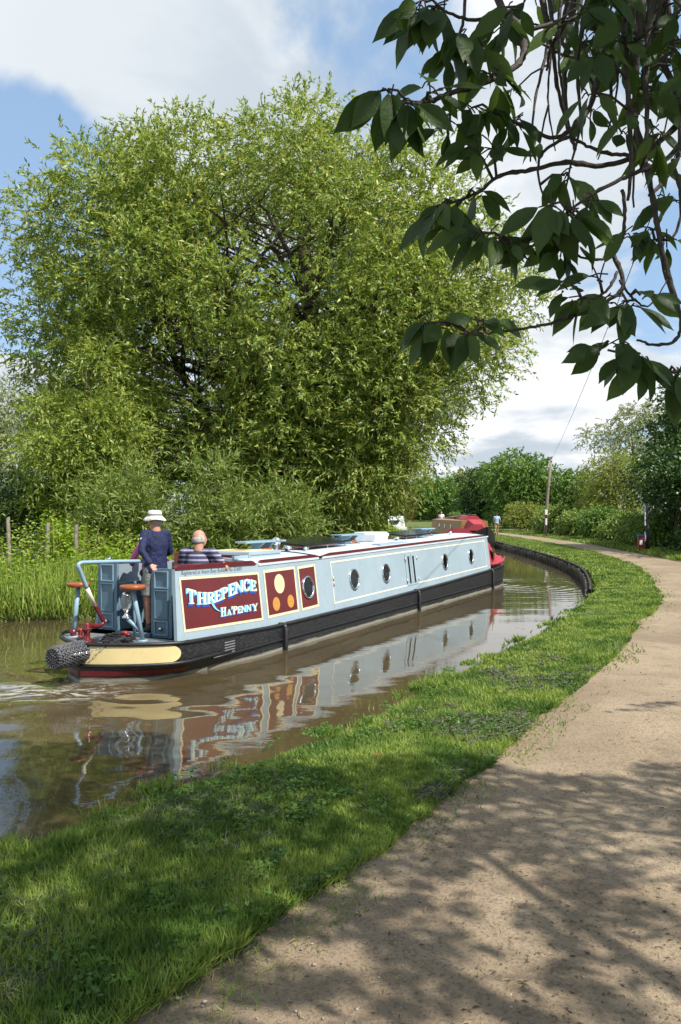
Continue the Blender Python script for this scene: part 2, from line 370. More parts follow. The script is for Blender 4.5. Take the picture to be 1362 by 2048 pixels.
PLj = PL_.copy()
nrm_ = np.gradient(PL_, axis=0); nrm_ = unit(np.stack([nrm_[:, 1], -nrm_[:, 0]], 1))
amp = np.clip(np.linalg.norm(PL_, axis=1)/170, .016, .045)
PLj += nrm_*np.array([wob(i, 1.3, 1) for i in range(NR)])[:, None]*amp[:, None]
def col(A, B, f, z): return np.column_stack([A+(B-A)*f, np.full(len(A), z)]) if np.isscalar(z) else np.column_stack([A+(B-A)*f, z])
piv = np.array([0, 30.]); ang = np.unwrap(np.arctan2(PR_[:, 1]-piv[1], PR_[:, 0]-piv[0])); OUT = piv+600*np.stack([np.cos(ang), np.sin(ang)], 1)
bt = np.gradient(BANK, axis=0); bn = unit(np.stack([bt[:, 1], -bt[:, 0]], 1))      # pointing inland
GZ = .42
hump = np.array([wob(i, .4, .012) for i in range(NR)])
cols = [np.column_stack([BANK-bn*.10, np.full(NR, -.8)]), np.column_stack([BANK-bn*.03, np.full(NR, .05)]), np.column_stack([BANK+bn*.05, .33+hump]),
        np.column_stack([BANK+bn*.22, .40+hump])]
for f in (.25, .45, .65, .85): cols.append(np.column_stack([(BANK+bn*.22)*(1-f)+PLj*f, np.full(NR, GZ)+hump*.8]))
cols += [col(PLj, PL_, 0, GZ-.012), col(PL_, PR_, .5, GZ-.012), col(PL_, PR_, 1.0, GZ-.012)]
for f, z in ((.002, .45), (.006, .47), (.015, .5), (.05, .6), (.2, 1.0), (1.0, 3.0)): cols.append(col(PR_, OUT, f, z))
A = np.stack(cols, 1); nc = A.shape[1]
idx = np.arange(NR*nc).reshape(NR, nc)
q = np.stack([idx[:-1, :-1], idx[:-1, 1:], idx[1:, 1:], idx[1:, :-1]], -1).reshape(-1, 4)
tag(grid_obj('ground', A.reshape(-1, 3), q, M['turf'], smooth=True), 'grassy towpath bank and land beside the canal', 'ground', kind='structure')
# the path lies a few mm above the ground; both its edges wander
PRj = PR_+nrm_*np.array([wob(i, 2.1, 1) for i in range(NR)])[:, None]*amp[:, None]
fr = np.linspace(0, 1, 9); camber = .012*np.sin(np.pi*fr)
Ap = np.stack([np.column_stack([PLj*(1-f)+PRj*f, np.full(NR, GZ-.006+c_)]) for f, c_ in zip(fr, camber)], 1)
idx = np.arange(NR*9).reshape(NR, 9); q = np.stack([idx[:-1, :-1], idx[:-1, 1:], idx[1:, 1:], idx[1:, :-1]], -1).reshape(-1, 4)
tag(grid_obj('path', Ap.reshape(-1, 3), q, M['path'], smooth=True), 'sandy gravel towpath curving along the canal', 'path', kind='structure')
LB = spline([(-24, -14), (-18, -4), (-12, 6.5), (-8.5, 12.8), (-6.6, 15.4), (-4.9, 16.0), (-2.9, 18.2), (-.5, 22.5), (1.5, 27.5), (3.3, 34), (4.2, 42), (4.5, 50),
             (4.3, 58), (3, 66), (0, 72), (-6, 77), (-18, 83), (-45, 94), (-90, 106)], 10)
NL = len(LB); lt = np.gradient(LB, axis=0); ln = unit(np.stack([-lt[:, 1], lt[:, 0]], 1))
oy = np.linspace(-60, 130, NL); OL = np.stack([np.full(NL, -600.), oy*3], 1)
LBj = LB+ln*np.array([wob(i, 3, .06) for i in range(NL)])[:, None]
cols = [np.column_stack([LBj-ln*.2, np.full(NL, -.7)]), np.column_stack([LBj, np.full(NL, .06)]), np.column_stack([LBj+ln*.3, np.full(NL, .25)]), np.column_stack([LBj+ln*1.0, np.full(NL, .45)]),
        np.column_stack([LBj+ln*2.5, np.full(NL, .6)])]
for f, z in ((.02, .6), (.1, .8), (.4, 1.5), (1, 3)): cols.append(col(LBj+ln*2.5, OL, f, z))
A = np.stack(cols, 1); nc = A.shape[1]; idx = np.arange(NL*nc).reshape(NL, nc)
q = np.stack([idx[:-1, :-1], idx[1:, :-1], idx[1:, 1:], idx[:-1, 1:]], -1).reshape(-1, 4)
tag(grid_obj('far_ground', A.reshape(-1, 3), q, M['turf'], smooth=True), 'overgrown far bank of the canal', 'ground', kind='structure')

# boat frame of reference, needed for the wake
TH = math.atan(814/F); DV = np.array([math.sin(TH), math.cos(TH)]); NV = np.array([-DV[1], DV[0]])
BO = np.array([-2.05, 10.03])+NV*1.04
def bw(s, t, z=0.0): p = BO+DV*s+NV*t; return (p[0], p[1], z)
# water: real ripples near, coarse far
fx = np.arange(-9, 9.5, .06); fy = np.arange(2.2, 30, .07)
gx = np.concatenate([np.linspace(-130, -9.3, 40), fx, np.linspace(9.8, 60, 25)]); gy = np.concatenate([np.linspace(-40, 2.0, 20), fy, np.linspace(30.3, 140, 160)])
X, Y = np.meshgrid(gx, gy); Z = np.zeros_like(X)
r2 = np.random.default_rng(5)
for k in range(26):                                    # light breeze ripple
    lam = r2.uniform(.35, 1.5); a = r2.normal(1.25, .55); kx, ky = math.cos(a)*2*math.pi/lam, math.sin(a)*2*math.pi/lam
    Z += lam*.00012*np.sin(kx*X+ky*Y+r2.uniform(0, 6.28))
dx, dy = X-BO[0], Y-BO[1]; S_ = dx*DV[0]+dy*DV[1]; T_ = dx*NV[0]+dy*NV[1]
r_ = np.hypot(S_+.9, T_*1.0)
wk = (np.exp(-r_/1.1)+.022*np.exp(-r_/4))*(S_ < 1.5)
for k in range(30):                                    # churned water and wake astern
    lam = r2.uniform(.18, 1.0); a = r2.uniform(-1.1, 1.1)+math.atan2(DV[1], DV[0]); kx, ky = math.cos(a)*2*math.pi/lam, math.sin(a)*2*math.pi/lam
    Z += wk*lam*.0065*np.sin(kx*X+ky*Y+r2.uniform(0, 6.28))
side = -T_-1.04                                        # waves running off the hull side
Z += .0018*np.exp(-((side-1.4)/1.3)**2)*np.sin(2*math.pi*(S_*.55+side*.9)/.62)*(side > 0)*np.clip((4-S_)/5, .08, 1)
br = np.hypot(S_-15.6, T_); Z += .012*np.exp(-br/1.6)*np.sin(br*2*math.pi/.42)*(br > .2)
fade = np.clip((42-Y)/10, 0.0, 1); Z *= fade
V = np.stack([X, Y, Z], -1).reshape(-1, 3); ny, nx = X.shape; idx = np.arange(nx*ny).reshape(ny, nx)
q = np.stack([idx[:-1, :-1], idx[:-1, 1:], idx[1:, 1:], idx[1:, :-1]], -1).reshape(-1, 4)
m, t, p, o = new_mat('canal_water'); co = t.add('NewGeometry').outputs['Position']
n = t.noise(co, .35, 5, .6); c = t.mix(t.ss(n, .35, .65), (.066, .049, .024), (.088, .067, .033))
# froth where the propeller churns
sxyz = t.add('SeparateXYZ', i0=t.mapping(co, (1, 1, 1)))
px_, py_ = bw(-.95, .1)[:2]
dd = t.n.new('ShaderNodeVectorMath'); dd.operation = 'DISTANCE'; t.l.new(t.mapping(co, (.75, 1.5, 1)), dd.inputs[0]); dd.inputs[1].default_value = ((px_+.05)*.75, (py_-.30)*1.5, 0)
fo = t.noise(t.mapping(co, (1, 2.4, 1), rot=(0, 0, -.5)), 3.2, 7, .7, 1.2)
fm = t.math('MULTIPLY', t.ss(fo, .47, .60), t.ss(dd.outputs['Value'], 1.15, .2))
c = t.mix(t.math('MULTIPLY', fm, .6), c, (.62, .60, .54))
t.set(p.inputs['Base Color'], c); p.inputs['IOR'].default_value = 1.5
t.set(p.inputs['Roughness'], t.math('ADD', t.math('MULTIPLY', fm, .5), .02))
w1 = t.noise(t.mapping(co, (1, 2.2, 1), rot=(0, 0, .3)), 3.2, 4, .5); w2 = t.noise(t.mapping(co, (1, 1.6, 1)), 1.3, 3, .5)
b = t.add('Bump', Strength=.02, Distance=.05, Height=t.math('ADD', w1, t.math('MULTIPLY', w2, 1.3))); t.l.new(b.outputs[0], p.inputs['Normal']); M['water'] = m
tag(grid_obj('water', V, q, m, smooth=True), 'murky brown canal water rippled by the boat', 'water', kind='structure')

# ------------------------------------------------------------------ grass on the near bank and verge (stuff)
def strip_points(Aa, Ba, n, wfun, fpow=1.0):
    """random points between two curves, weighted by wfun(x,y)"""
    k = rng.integers(0, len(Aa)-1, n*6); u = rng.random(n*6)[:, None]; f = (rng.random(n*6)**fpow)[:, None]
    a = Aa[k]*(1-u)+Aa[k+1]*u; b = Ba[k]*(1-u)+Ba[k+1]*u
    L_ = np.linalg.norm(Aa[k+1]-Aa[k], axis=1)*np.linalg.norm(b-a, axis=1)
    P = a*(1-f)+b*f; wt = L_*wfun(P); wt = wt/wt.max()
    return P[rng.random(n*6) < wt*2.2][:n]
def inview(P, m_=.24):
    return (P[:, 1] > 1.5) & (np.abs(P[:, 0]) < (.4275+m_)*P[:, 1]+.25)
def gw(P):
    d = np.hypot(P[:, 0], P[:, 1]); return np.where(inview(P), np.clip(3.2/d, 0, 1)**1.7, .0)
def noise2(P, s, seed):
    r = np.random.default_rng(seed); v = 0
    for k in range(7):
        a = r.uniform(0, 6.28); f = s*r.uniform(.6, 2.2); v = v+np.sin((P[:, 0]*math.cos(a)+P[:, 1]*math.sin(a))*f+r.uniform(0, 6.28))
    return v/3.0
E0 = BANK-bn*.02
P = strip_points(E0, PLj+nrm_*.03, 430000, gw)
P3 = strip_points(PRj-nrm_*.03, PRj+nrm_*2.2, 40000, gw)
def zbank(P, A_, B_):
    return np.full(len(P), GZ-.012)
# height near the water's edge falls away
from mathutils import kdtree
kd = kdtree.KDTree(NR)
for i in range(NR): kd.insert((BANK[i, 0], BANK[i, 1], 0), i)
kd.balance()
BF = np.vstack([BANK[:-1]*(1-u)+BANK[1:]*u for u in np.linspace(0, 1, 8, endpoint=False)])
def dist_bank(P):
    d = np.full(len(P), 9.)
    for a in range(0, len(P), 4000):
        q_ = P[a:a+4000]; lo, hi = q_.min(0)-1.2, q_.max(0)+1.2
        b_ = BF[(BF[:, 0] > lo[0]) & (BF[:, 0] < hi[0]) & (BF[:, 1] > lo[1]) & (BF[:, 1] < hi[1])]
        if len(b_): d[a:a+4000] = np.sqrt(((q_[:, None]-b_[None])**2).sum(-1)).min(1)
    return d
P = P[np.argsort(P[:, 1])]
db = dist_bank(P)
def blades(P, z, h0, h1, lean, wd):
    n = len(P); d = np.hypot(P[:, 0], P[:, 1]); D = np.column_stack([rng.normal(0, lean, n), rng.normal(0, lean, n), np.ones(n)])
    hh = rng.uniform(h0, h1, n)*(1+.35*noise2(P, 2.2, 3)); W_ = wd*np.clip(d/3.2, .8, 9)
    return (np.column_stack([P, z]), D, np.clip(hh, .02, .3), W_)
zz = np.interp(db, [0, .04, .2, .5], [.10, .30, .39, GZ])-.005
near = blades(P, zz, .022, .085, .7, .0062)
tuft = P[(noise2(P, 3.1, 8)*.6+noise2(P, 10, 9)*.6 > .6+rng.normal(0, .2, len(P))) & (rng.random(len(P)) < .5)]; zt = np.full(len(tuft), GZ-.01)
long_ = blades(tuft, zt, .05, .10, .5, .006)
edge = P[db < .12]; eg = blades(edge, np.interp(db[db < .12], [0, .04, .2], [.08, .3, .38]), .04, .10, .7, .006)
verge = blades(P3, np.full(len(P3), .44), .06, .2, .4, .008)
Pe = strip_points(PLj-nrm_*.03, PLj+nrm_*.32, 15000, gw, 2.6); Pe = Pe[rng.random(len(Pe)) < np.clip(.2+.5*noise2(Pe, 4, 17), .02, .8)]
stray = blades(Pe, np.full(len(Pe), GZ-.004), .015, .055, .9, .005)
g = leaf_obj('grass', [near, long_, eg, verge, stray], M['grass']); tag(g, 'short green grass on the towpath bank', 'grass', kind='stuff')
# dry mown clippings lying in clumps, clover patches
Pc = P[(P[:, 1] < 10) & (db > .35)]; f_ = noise2(Pc, 3.0, 21)*.6+noise2(Pc, 11, 22)*.5+noise2(Pc, 27, 23)*.35; Pc = Pc[rng.random(len(Pc)) < np.clip((f_-.05)*.6, 0, .5)]
n = len(Pc); Dc = np.column_stack([rng.normal(0, 1, n), rng.normal(0, 1, n), rng.normal(0, .22, n)])
tag(leaf_obj('clippings', [(np.column_stack([Pc, GZ+rng.uniform(.01, .05, n)]), Dc, rng.uniform(.04, .10, n), .0045*np.clip(np.hypot(Pc[:, 0], Pc[:, 1])/3.2, .8, 4))], M['clip']),
    'greyish dry grass clippings lying on the near bank', 'clippings', kind='stuff')
Pk = P[P[:, 1] < 9]; f_ = noise2(Pk, 2.6, 33)*.6+noise2(Pk, 9, 34)*.5+noise2(Pk, 25, 35)*.4; Pk = Pk[rng.random(len(Pk)) < np.clip((f_-.1)*.25, 0, .2)]
n = len(Pk); ND = np.column_stack([rng.normal(0, 1, n), rng.normal(0, 1, n), rng.normal(.1, .25, n)])
tag(leaf_obj('clover', [(np.column_stack([Pk, GZ+rng.uniform(.02, .055, n)]), ND, rng.uniform(.018, .034, n), rng.uniform(.016, .028, n), np.tile([0, 0, 1.0], (n, 1)))], M['clover']),
    'low broad-leaved clover among the bank grass', 'clover', kind='stuff')
# small stones on the path
Pp = strip_points(PLj, PRj, 9000, lambda P: np.where(inview(P, .1), np.clip(2.6/np.hypot(P[:, 0], P[:, 1]), 0, 1)**2.2, 0))
n = len(Pp); base = np.array([(1, 0, 0), (-1, 0, 0), (0, 1, 0), (0, -1, 0), (0, 0, 1), (0, 0, -1.)]); fcs = np.array([(0, 2, 4), (2, 1, 4), (1, 3, 4), (3, 0, 4), (2, 0, 5), (1, 2, 5), (3, 1, 5), (0, 3, 5)])
sz = (rng.pareto(3.2, n)*.0026+.0018).clip(0, .011); V = base[None]*sz[:, None, None]*rng.uniform(.6, 1.25, (n, 6, 1))*np.array([1.2, 1.2, .7])
th = rng.uniform(0, 6.28, n); c_, s_ = np.cos(th), np.sin(th); Vx = V[..., 0]*c_[:, None]-V[..., 1]*s_[:, None]; Vy = V[..., 0]*s_[:, None]+V[..., 1]*c_[:, None]
V = np.stack([Vx+Pp[:, :1], Vy+Pp[:, 1:], V[..., 2]+GZ+.004], -1).reshape(-1, 3)
tag(grid_obj('gravel', V, (fcs[None]+np.arange(n)[:, None, None]*6).reshape(-1, 3), M['pebble']), 'small loose stones scattered on the towpath', 'gravel', kind='stuff')
# straw and leaf bits at the path's edge
Pl = strip_points(PLj-nrm_*.1, PRj, 2600, lambda P: np.where(inview(P, .1), np.clip(2.8/np.hypot(P[:, 0], P[:, 1]), 0, 1)**2, 0), 1.7); n = len(Pl)
tag(leaf_obj('litter', [(np.column_stack([Pl, np.full(n, GZ+.009)]), np.column_stack([rng.normal(0, 1, n), rng.normal(0, 1, n), rng.normal(0, .05, n)]), rng.uniform(.015, .06, n), rng.uniform(.002, .006, n), np.tile([0, 0, 1.], (n, 1)))], M['straw']),
    'bits of straw and twig littering the towpath', 'litter', kind='stuff')
Pl = strip_points(PLj-nrm_*.05, PRj, 9000, lambda P: np.where(inview(P, .1), np.clip(2.8/np.hypot(P[:, 0], P[:, 1]), 0, 1)**2, 0)); Pl = Pl[rng.random(len(Pl)) < np.clip(.35+.5*noise2(Pl, 2.0, 91), .05, 1)]; n = len(Pl)
M['dark_litter'] = leaf_mat('dark_litter', (.05, .036, .022), (.085, .06, .038), (.13, .10, .06), 0, .85)
tag(leaf_obj('dark_litter', [(np.column_stack([Pl, np.full(n, GZ+.008)]), np.column_stack([rng.normal(0, 1, n), rng.normal(0, 1, n), rng.normal(0, .06, n)]), rng.uniform(.008, .035, n), rng.uniform(.003, .009, n), np.tile([0, 0, 1.], (n, 1)))], M['dark_litter']),
    'dark crumbs of leaf and bark trodden into the towpath', 'litter', kind='stuff')
def fallen_leaf(x, y, rz, label, colm):
    q = MB(); L_, W_ = .07, .035
    ring = [(-L_/2, 0, 0), (-L_*.2, W_*.45, .010), (L_*.15, W_*.42, .012), (L_/2, 0, .004), (L_*.15, -W_*.42, .010), (-L_*.2, -W_*.45, .014)]
    q.f.append([q.vert(p_) for p_ in ring[:4]]); q.m.append(0); q.f.append([q.vert(p_) for p_ in (ring[3], ring[4], ring[5], ring[0])]); q.m.append(0)
    o = q.build('fallen_leaf', colm); o.location = (x, y, GZ+.012); o.rotation_euler = (0, 0, rz); return tag(o, label, 'leaf', 'fallen leaves by the path')
M['dead'] = simple('dead_leaf', (.32, .12, .035), .7, var=.3, scale=40)
fallen_leaf(-.585, 2.95, .6, 'orange-brown fallen leaf at the near corner of grass and path', M['dead'])
lf2 = fallen_leaf(.24, 5.35, 2.2, 'curled brown leaf lying in the grass halfway up the bank', M['dead']); lf2.location.z = GZ+.06
tw = mb_tube('twig', [(0, 0, 0), (.05, .05, .012), (.10, .09, .006), (.16, .15, .015)], [.005, .0055, .004, .002], M['twig'], n=6); tw.location = (-.47, 2.95, GZ+.006); tag(tw, 'thin dark twig lying on the path beside the grass', 'twig')

# ------------------------------------------------------------------ trees
def tree_limbs(q, base, top, r0, lobes, every=1, thin=1.0):
    """tapered trunk and curved limbs that end in the crown's clumps"""
    base, top = Vector(base), Vector(top)
    pts = [base+(top-base)*f+Vector((random.uniform(-1, 1), random.uniform(-1, 1), 0))*r0*.8*(f > 0)*(f < 1) for f in (0, .12, .3, .5, .7, .88, 1)]
    q.tube(pts, [r0*1.35, r0, r0*.85, r0*.7, r0*.55, r0*.35, r0*.15], 9)
    for i, c in enumerate(lobes):
        if i % every: continue
        c = Vector(c); f = min(max((c.z-base.z)/(max(top.z-base.z, .1))*.62, .12), .9)
        k = f*6; j = min(int(k), 5); a = pts[j].lerp(pts[j+1], k-j)
        m1 = a.lerp(c, .35)+Vector((random.uniform(-.3, .3), random.uniform(-.3, .3), .12*(c-a).length)); m2 = a.lerp(c, .7)+Vector((random.uniform(-.3, .3), random.uniform(-.3, .3), .10*(c-a).length))
        rr = r0*thin*random.uniform(.22, .4)*(1-f*.4)
        q.tube([a, m1, m2, c], [rr, rr*.75, rr*.45, rr*.15], 6)
def clump_leaves(C, Rr, nspray, nleaf, L, Wd, droop, spray_len, up=.25, rough=1.0):
    """sprays of leaves spread over clumps; C (k,3), Rr (k,), nspray per clump"""
    C = np.repeat(C, nspray, 0); Rk = np.repeat(Rr, nspray)[:, None]; n = len(C)
    d = unit(rng.normal(size=(n, 3))+np.array([0, 0, up])); d[:, 2] *= .85
    rad = rng.random((n, 1))**.36*(1+rng.normal(0, .10, (n, 1))*rough)
    A_ = C+d*Rk*rad
    dirn = unit(d+rng.normal(size=(n, 3))*.45+np.array([0, 0, -droop*.4]))
    sl = spray_len*rng.uniform(.5, 1.35, (n, 1))
    u = (np.arange(nleaf)+.5)/nleaf
    P = A_[:, None]+dirn[:, None]*sl[:, None]*u[None, :, None]; P[..., 2] -= (droop*sl*u[None]**2*.9)
    tang = dirn[:, None]+np.array([0, 0, -1.])*(droop*1.8*u)[None, :, None]
    D_ = unit(tang)*.8+rng.normal(size=P.shape)*.5
    P = P.reshape(-1, 3); D_ = D_.reshape(-1, 3); k = len(P)
    N_ = unit(np.repeat(d, nleaf, 0)*.75+np.array([0, 0, .55])+rng.normal(size=(k, 3))*.6)
    return (P, D_, L*rng.uniform(.65, 1.25, k), Wd*rng.uniform(.7, 1.25, k), N_)
def poly_clumps(poly, yc, depth, n, r0, r1, front=.7, gap=None, sep=.42):
    """clump centres spread through a crown whose side view is the outline poly (x,z)"""
    poly = np.array(poly, float); lo, hi = poly.min(0), poly.max(0); C = []; Rs = []
    E_ = np.vstack([poly, poly[:1]]); seg = np.vstack([E_[:-1]*(1-u)+E_[1:]*u for u in np.linspace(0, 1, 10, endpoint=False)])
    def inside(p):
        c = False; j = len(poly)-1
        for i in range(len(poly)):
            if (poly[i, 1] > p[1]) != (poly[j, 1] > p[1]) and p[0] < (poly[j, 0]-poly[i, 0])*(p[1]-poly[i, 1])/(poly[j, 1]-poly[i, 1])+poly[i, 0]: c = not c
            j = i
        return c
    mx = .5*min(hi[0]-lo[0], hi[1]-lo[1]); tries = 0
    while len(C) < n and tries < 20000:
        tries += 1; p = lo+(hi-lo)*rng.random(2); r = rng.uniform(r0, r1)
        if not inside(p): continue
        e = np.sqrt(((seg-p)**2).sum(1)).min()
        if e < r*.9: continue
        f = min(e/mx, 1); dd_ = depth*math.sqrt(max(0, 1-(1-f)**2))
        y = yc+(-1 if rng.random() < front else 1)*dd_*rng.uniform(.72, 1.0) if rng.random() < .8 else yc+dd_*rng.uniform(-.6, .6)
        c = np.array([p[0], y, p[1]])
        if gap is not None and any(np.hypot(p[0]-g_[0], p[1]-g_[1]) < g_[2]+r*.45 for g_ in gap): continue
        if C and min(np.linalg.norm(c-c2)/(r+r2_) for c2, r2_ in zip(C, Rs)) < sep: continue
        C.append(c); Rs.append(r)
    return np.array(C), np.array(Rs)
def wx(px, Yd): return (px-681)/F*Yd
def wz(py, Yd): return H+(HY-py)/F*Yd

# the great crack willow
YW = 28.0; rng = np.random.default_rng(2024); random.seed(2024)
ol = [(25, 760), (12, 660), (22, 560), (30, 455), (110, 395), (165, 300), (255, 225), (340, 212), (415, 185), (520, 160), (600, 148), (680, 150), (760, 215), (850, 270), (905, 335), (985, 450),
      (1050, 550), (1082, 600), (1045, 715), (1005, 805), (945, 885), (900, 925), (830, 955), (790, 1035), (640, 1040), (400, 1030), (120, 1030), (60, 960)]
poly = [(wx(a+max(0, 260-a)*.22, YW), wz(b+max(0, 640-b)*.17, YW)) for a, b in ol]
gaps = [(wx(515, YW), wz(505, YW), 1.25), (wx(575, YW), wz(600, YW), 1.0), (wx(90, YW), wz(640, YW), .5), (wx(330, YW), wz(690, YW), .45), (wx(395, YW), wz(775, YW), .8), (wx(240, YW), wz(560, YW), .5)]
CW, RW = poly_clumps(poly, YW, 5.8, 235, .85, 1.75, .70, gaps, .52)
will = thing('willow_tree', (-1.4, YW, .6), 0, 'huge crack willow leaning over the far bank, tallest tree of all', 'tree')
q = MB(); b0 = Vector((0, 0, -.1))
for (tx, ty, tz, r, s0) in ((-3.6, -1.2, 12.5, .34, 0), (.3, -.6, 15.2, .42, 1), (3.4, .4, 13.2, .33, 2), (-6.0, .5, 9.5, .24, 3), (6.0, -.5, 9.5, .25, 4)):
    lob = [(c[0]+1.4, c[1]-YW, c[2]-.6) for c in CW[s0::5]]
    tree_limbs(q, (tx*.07, ty*.1, -.1), (tx, ty, tz), r, lob, 1, .9)
q.build('trunk', M['bark'], will, True)
def willow_crown(C, Rr, off, parent, mat, ns, nl, L, Wd, sl, droop=.85):
    nsp = np.maximum((ns*(Rr/1.35)**2).astype(int), 6)
    a = clump_leaves(C-np.array(off), Rr, nsp, nl, L, Wd, droop, sl)
    return leaf_obj('crown', [a], mat, parent)
willow_crown(CW, RW, (-1.4, YW, .6), will, M['willow'], 150, 14, .175, .052, .60, .22)

def small_tree(name, label, cat, x, y, z0, outline, depth, n, r0, r1, mat, ns, nl, L, Wd, sl, droop, group=None, trunk_r=.08, top=None, front=.65, up=.25):
    """outline: (dx, height) polygon about the foot"""
    o = thing(name, (x, y, z0), 0, label, cat, group)
    C, Rr = poly_clumps(outline, 0, depth, n, r0, r1, front)
    q = MB(); zt = top or max(p[1] for p in outline)*.82
    tree_limbs(q, (0, 0, -.15), (random.uniform(-.2, .2), 0, zt), trunk_r, [tuple(c) for c in C], 2, .8)
    q.build('trunk', M['bark'], o, True)
    nsp = np.maximum((ns*(Rr/Rr.mean())**2).astype(int), 4)
    leaf_obj('crown', [clump_leaves(C, Rr, nsp, nl, L, Wd, droop, sl, up)], mat, o)
    return o
def oval(wd, h, b=0.0, k=14, wob_=.26):
    return [(wd*math.cos(a)*(1+random.uniform(-wob_, wob_)), b+(h-b)*(.5+.5*math.sin(a)*(1+random.uniform(-wob_, wob_)*.5))) for a in np.linspace(0, 2*math.pi, k, endpoint=False)]
ng = 'willow bushes along the far bank'
small_tree('willow_bush', 'tall yellow-green young willow left of the helmsman under the great willow', 'bush', -7.3, 23.0, .6, [(-1.7, .2), (-2.2, 2.5), (-1.9, 3.9), (-1.2, 4.9), (-.9, 5.3), (.2, 6.0), (1.0, 7.0), (1.5, 6.2), (1.3, 5.0), (2.0, 3.6), (1.5, 2.0), (1.9, .2)], 1.6, 34, .38, .75, M['young'], 70, 12, .18, .046, .75, .4, ng, .09, up=.9)
small_tree('willow_bush', 'grey-green osier bush behind the white-hatted helmsman', 'bush', -5.5, 20.2, .55, [(-1.0, 0), (-1.2, 1.3), (-.9, 2.3), (-.5, 2.0), (-.2, 2.9), (.2, 3.3), (.5, 2.4), (.9, 2.6), (1.1, 1.2), (1.0, 0)], .9, 22, .32, .6, M['sage'], 34, 13, .20, .036, .95, .2, ng, .05, up=1.3)
small_tree('willow_bush', 'feathery osier bush rising behind the man in the striped shirt', 'bush', -3.3, 20.6, .55, [(-1.1, 0), (-1.2, 1.2), (-.8, 1.7), (-.6, 2.9), (-.1, 3.7), (.25, 3.0), (.5, 3.2), (.9, 2.1), (1.3, 1.4), (1.1, 0)], .9, 22, .32, .6, M['sage'], 34, 13, .20, .036, .95, .2, ng, .05, up=1.3)
small_tree('willow_bush', 'low osier bush behind the boat roof hatch', 'bush', -1.5, 21.6, .55, oval(1.2, 2.3, 0), .9, 14, .42, .7, M['sage'], 34, 13, .20, .036, .95, .2, ng, .05, up=1.3)
small_tree('willow_bush', 'bright hanging willow bush overhanging the water beyond the roof', 'bush', .6, 25.4, .5, oval(1.7, 5.4, .2), 1.2, 18, .5, .85, M['young'], 87, 11, .17, 0.045, .6, .85, ng, .07)
small_tree('willow_bush', 'tall pale sallow bush at the left edge behind the nettles', 'bush', -16.2, 37.5, .7, oval(3.4, 8.2, .2), 2.0, 26, .8, 1.3, M['pale'], 102, 9, .22, 0.062, .8, .6, ng, .12)
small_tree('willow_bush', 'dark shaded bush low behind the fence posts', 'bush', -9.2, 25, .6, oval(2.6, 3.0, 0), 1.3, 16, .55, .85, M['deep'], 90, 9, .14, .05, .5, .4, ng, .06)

bt_ = 'trees beyond the canal bend'
hg = 'hedge bushes along the towpath'
def broad(label, x, y, wd, h, mat, group=bt_, n=30, L=.30, name='broadleaf_tree', cat='tree', ns=80, nl=9, droop=.3, b=.3, tr=.16, sl=.8, Wf=.55, z0=.5):
    k = wd/5.0
    return small_tree(name, label, cat, x, y, z0, oval(wd, h, b), wd*.75, n, .95*k+.25, 1.5*k+.35, mat, ns, nl, L, L*Wf, sl, droop, group, tr)
broad('rounded green tree with the tallest crown behind the man on the path', 19.4, 88, 4.8, 8.6, M['green'])
broad('darker green tree at the left of the round-topped clump', 17.0, 97, 4.0, 7.2, M['deep'], n=22)
broad('mid green tree just right of the telegraph pole', 25.2, 88, 4.4, 7.2, M['green'], n=22)
broad('hazy green tree at the far end of the canal beneath the willow', 18.0, 150, 7.5, 9.2, M['green'], L=.42)
broad('distant tree right behind the person in orange', 12.2, 172, 6.5, 8.6, M['green'], L=.45)
broad('olive tree on the skyline between willow and green clump', 25.6, 165, 6.5, 10.6, M['lime'], L=.45)
broad('far bushy tree at the right of the moored boat', 24.5, 125, 6, 7.2, M['green'], L=.38)
broad('russet shrub beneath the right skirts of the willow', 8.2, 112, 2.2, 5.6, M['russet'], n=16, L=.28)
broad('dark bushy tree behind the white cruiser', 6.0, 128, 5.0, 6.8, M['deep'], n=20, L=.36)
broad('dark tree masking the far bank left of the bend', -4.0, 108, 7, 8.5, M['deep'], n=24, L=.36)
broad('yellow-green feathery tree above the hedge', 21.0, 61, 3.3, 6.9, M['lime'], n=24, L=.26, Wf=.28, droop=.6)
broad('pale silvery tree with an open crown high at right', 28.3, 77, 4.8, 12.8, M['pale'], n=24, L=.30, Wf=.34, b=5.0, ns=46, droop=.4)
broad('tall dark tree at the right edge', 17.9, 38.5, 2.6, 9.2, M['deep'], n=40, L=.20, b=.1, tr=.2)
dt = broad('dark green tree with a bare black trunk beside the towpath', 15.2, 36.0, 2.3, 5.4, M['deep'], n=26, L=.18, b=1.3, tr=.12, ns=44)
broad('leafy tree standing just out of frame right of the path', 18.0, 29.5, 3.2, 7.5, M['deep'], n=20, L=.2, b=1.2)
broad('leafy green tree behind the right-hand hedge', 22.5, 48, 3.6, 7.0, M['green'], n=22, L=.22)
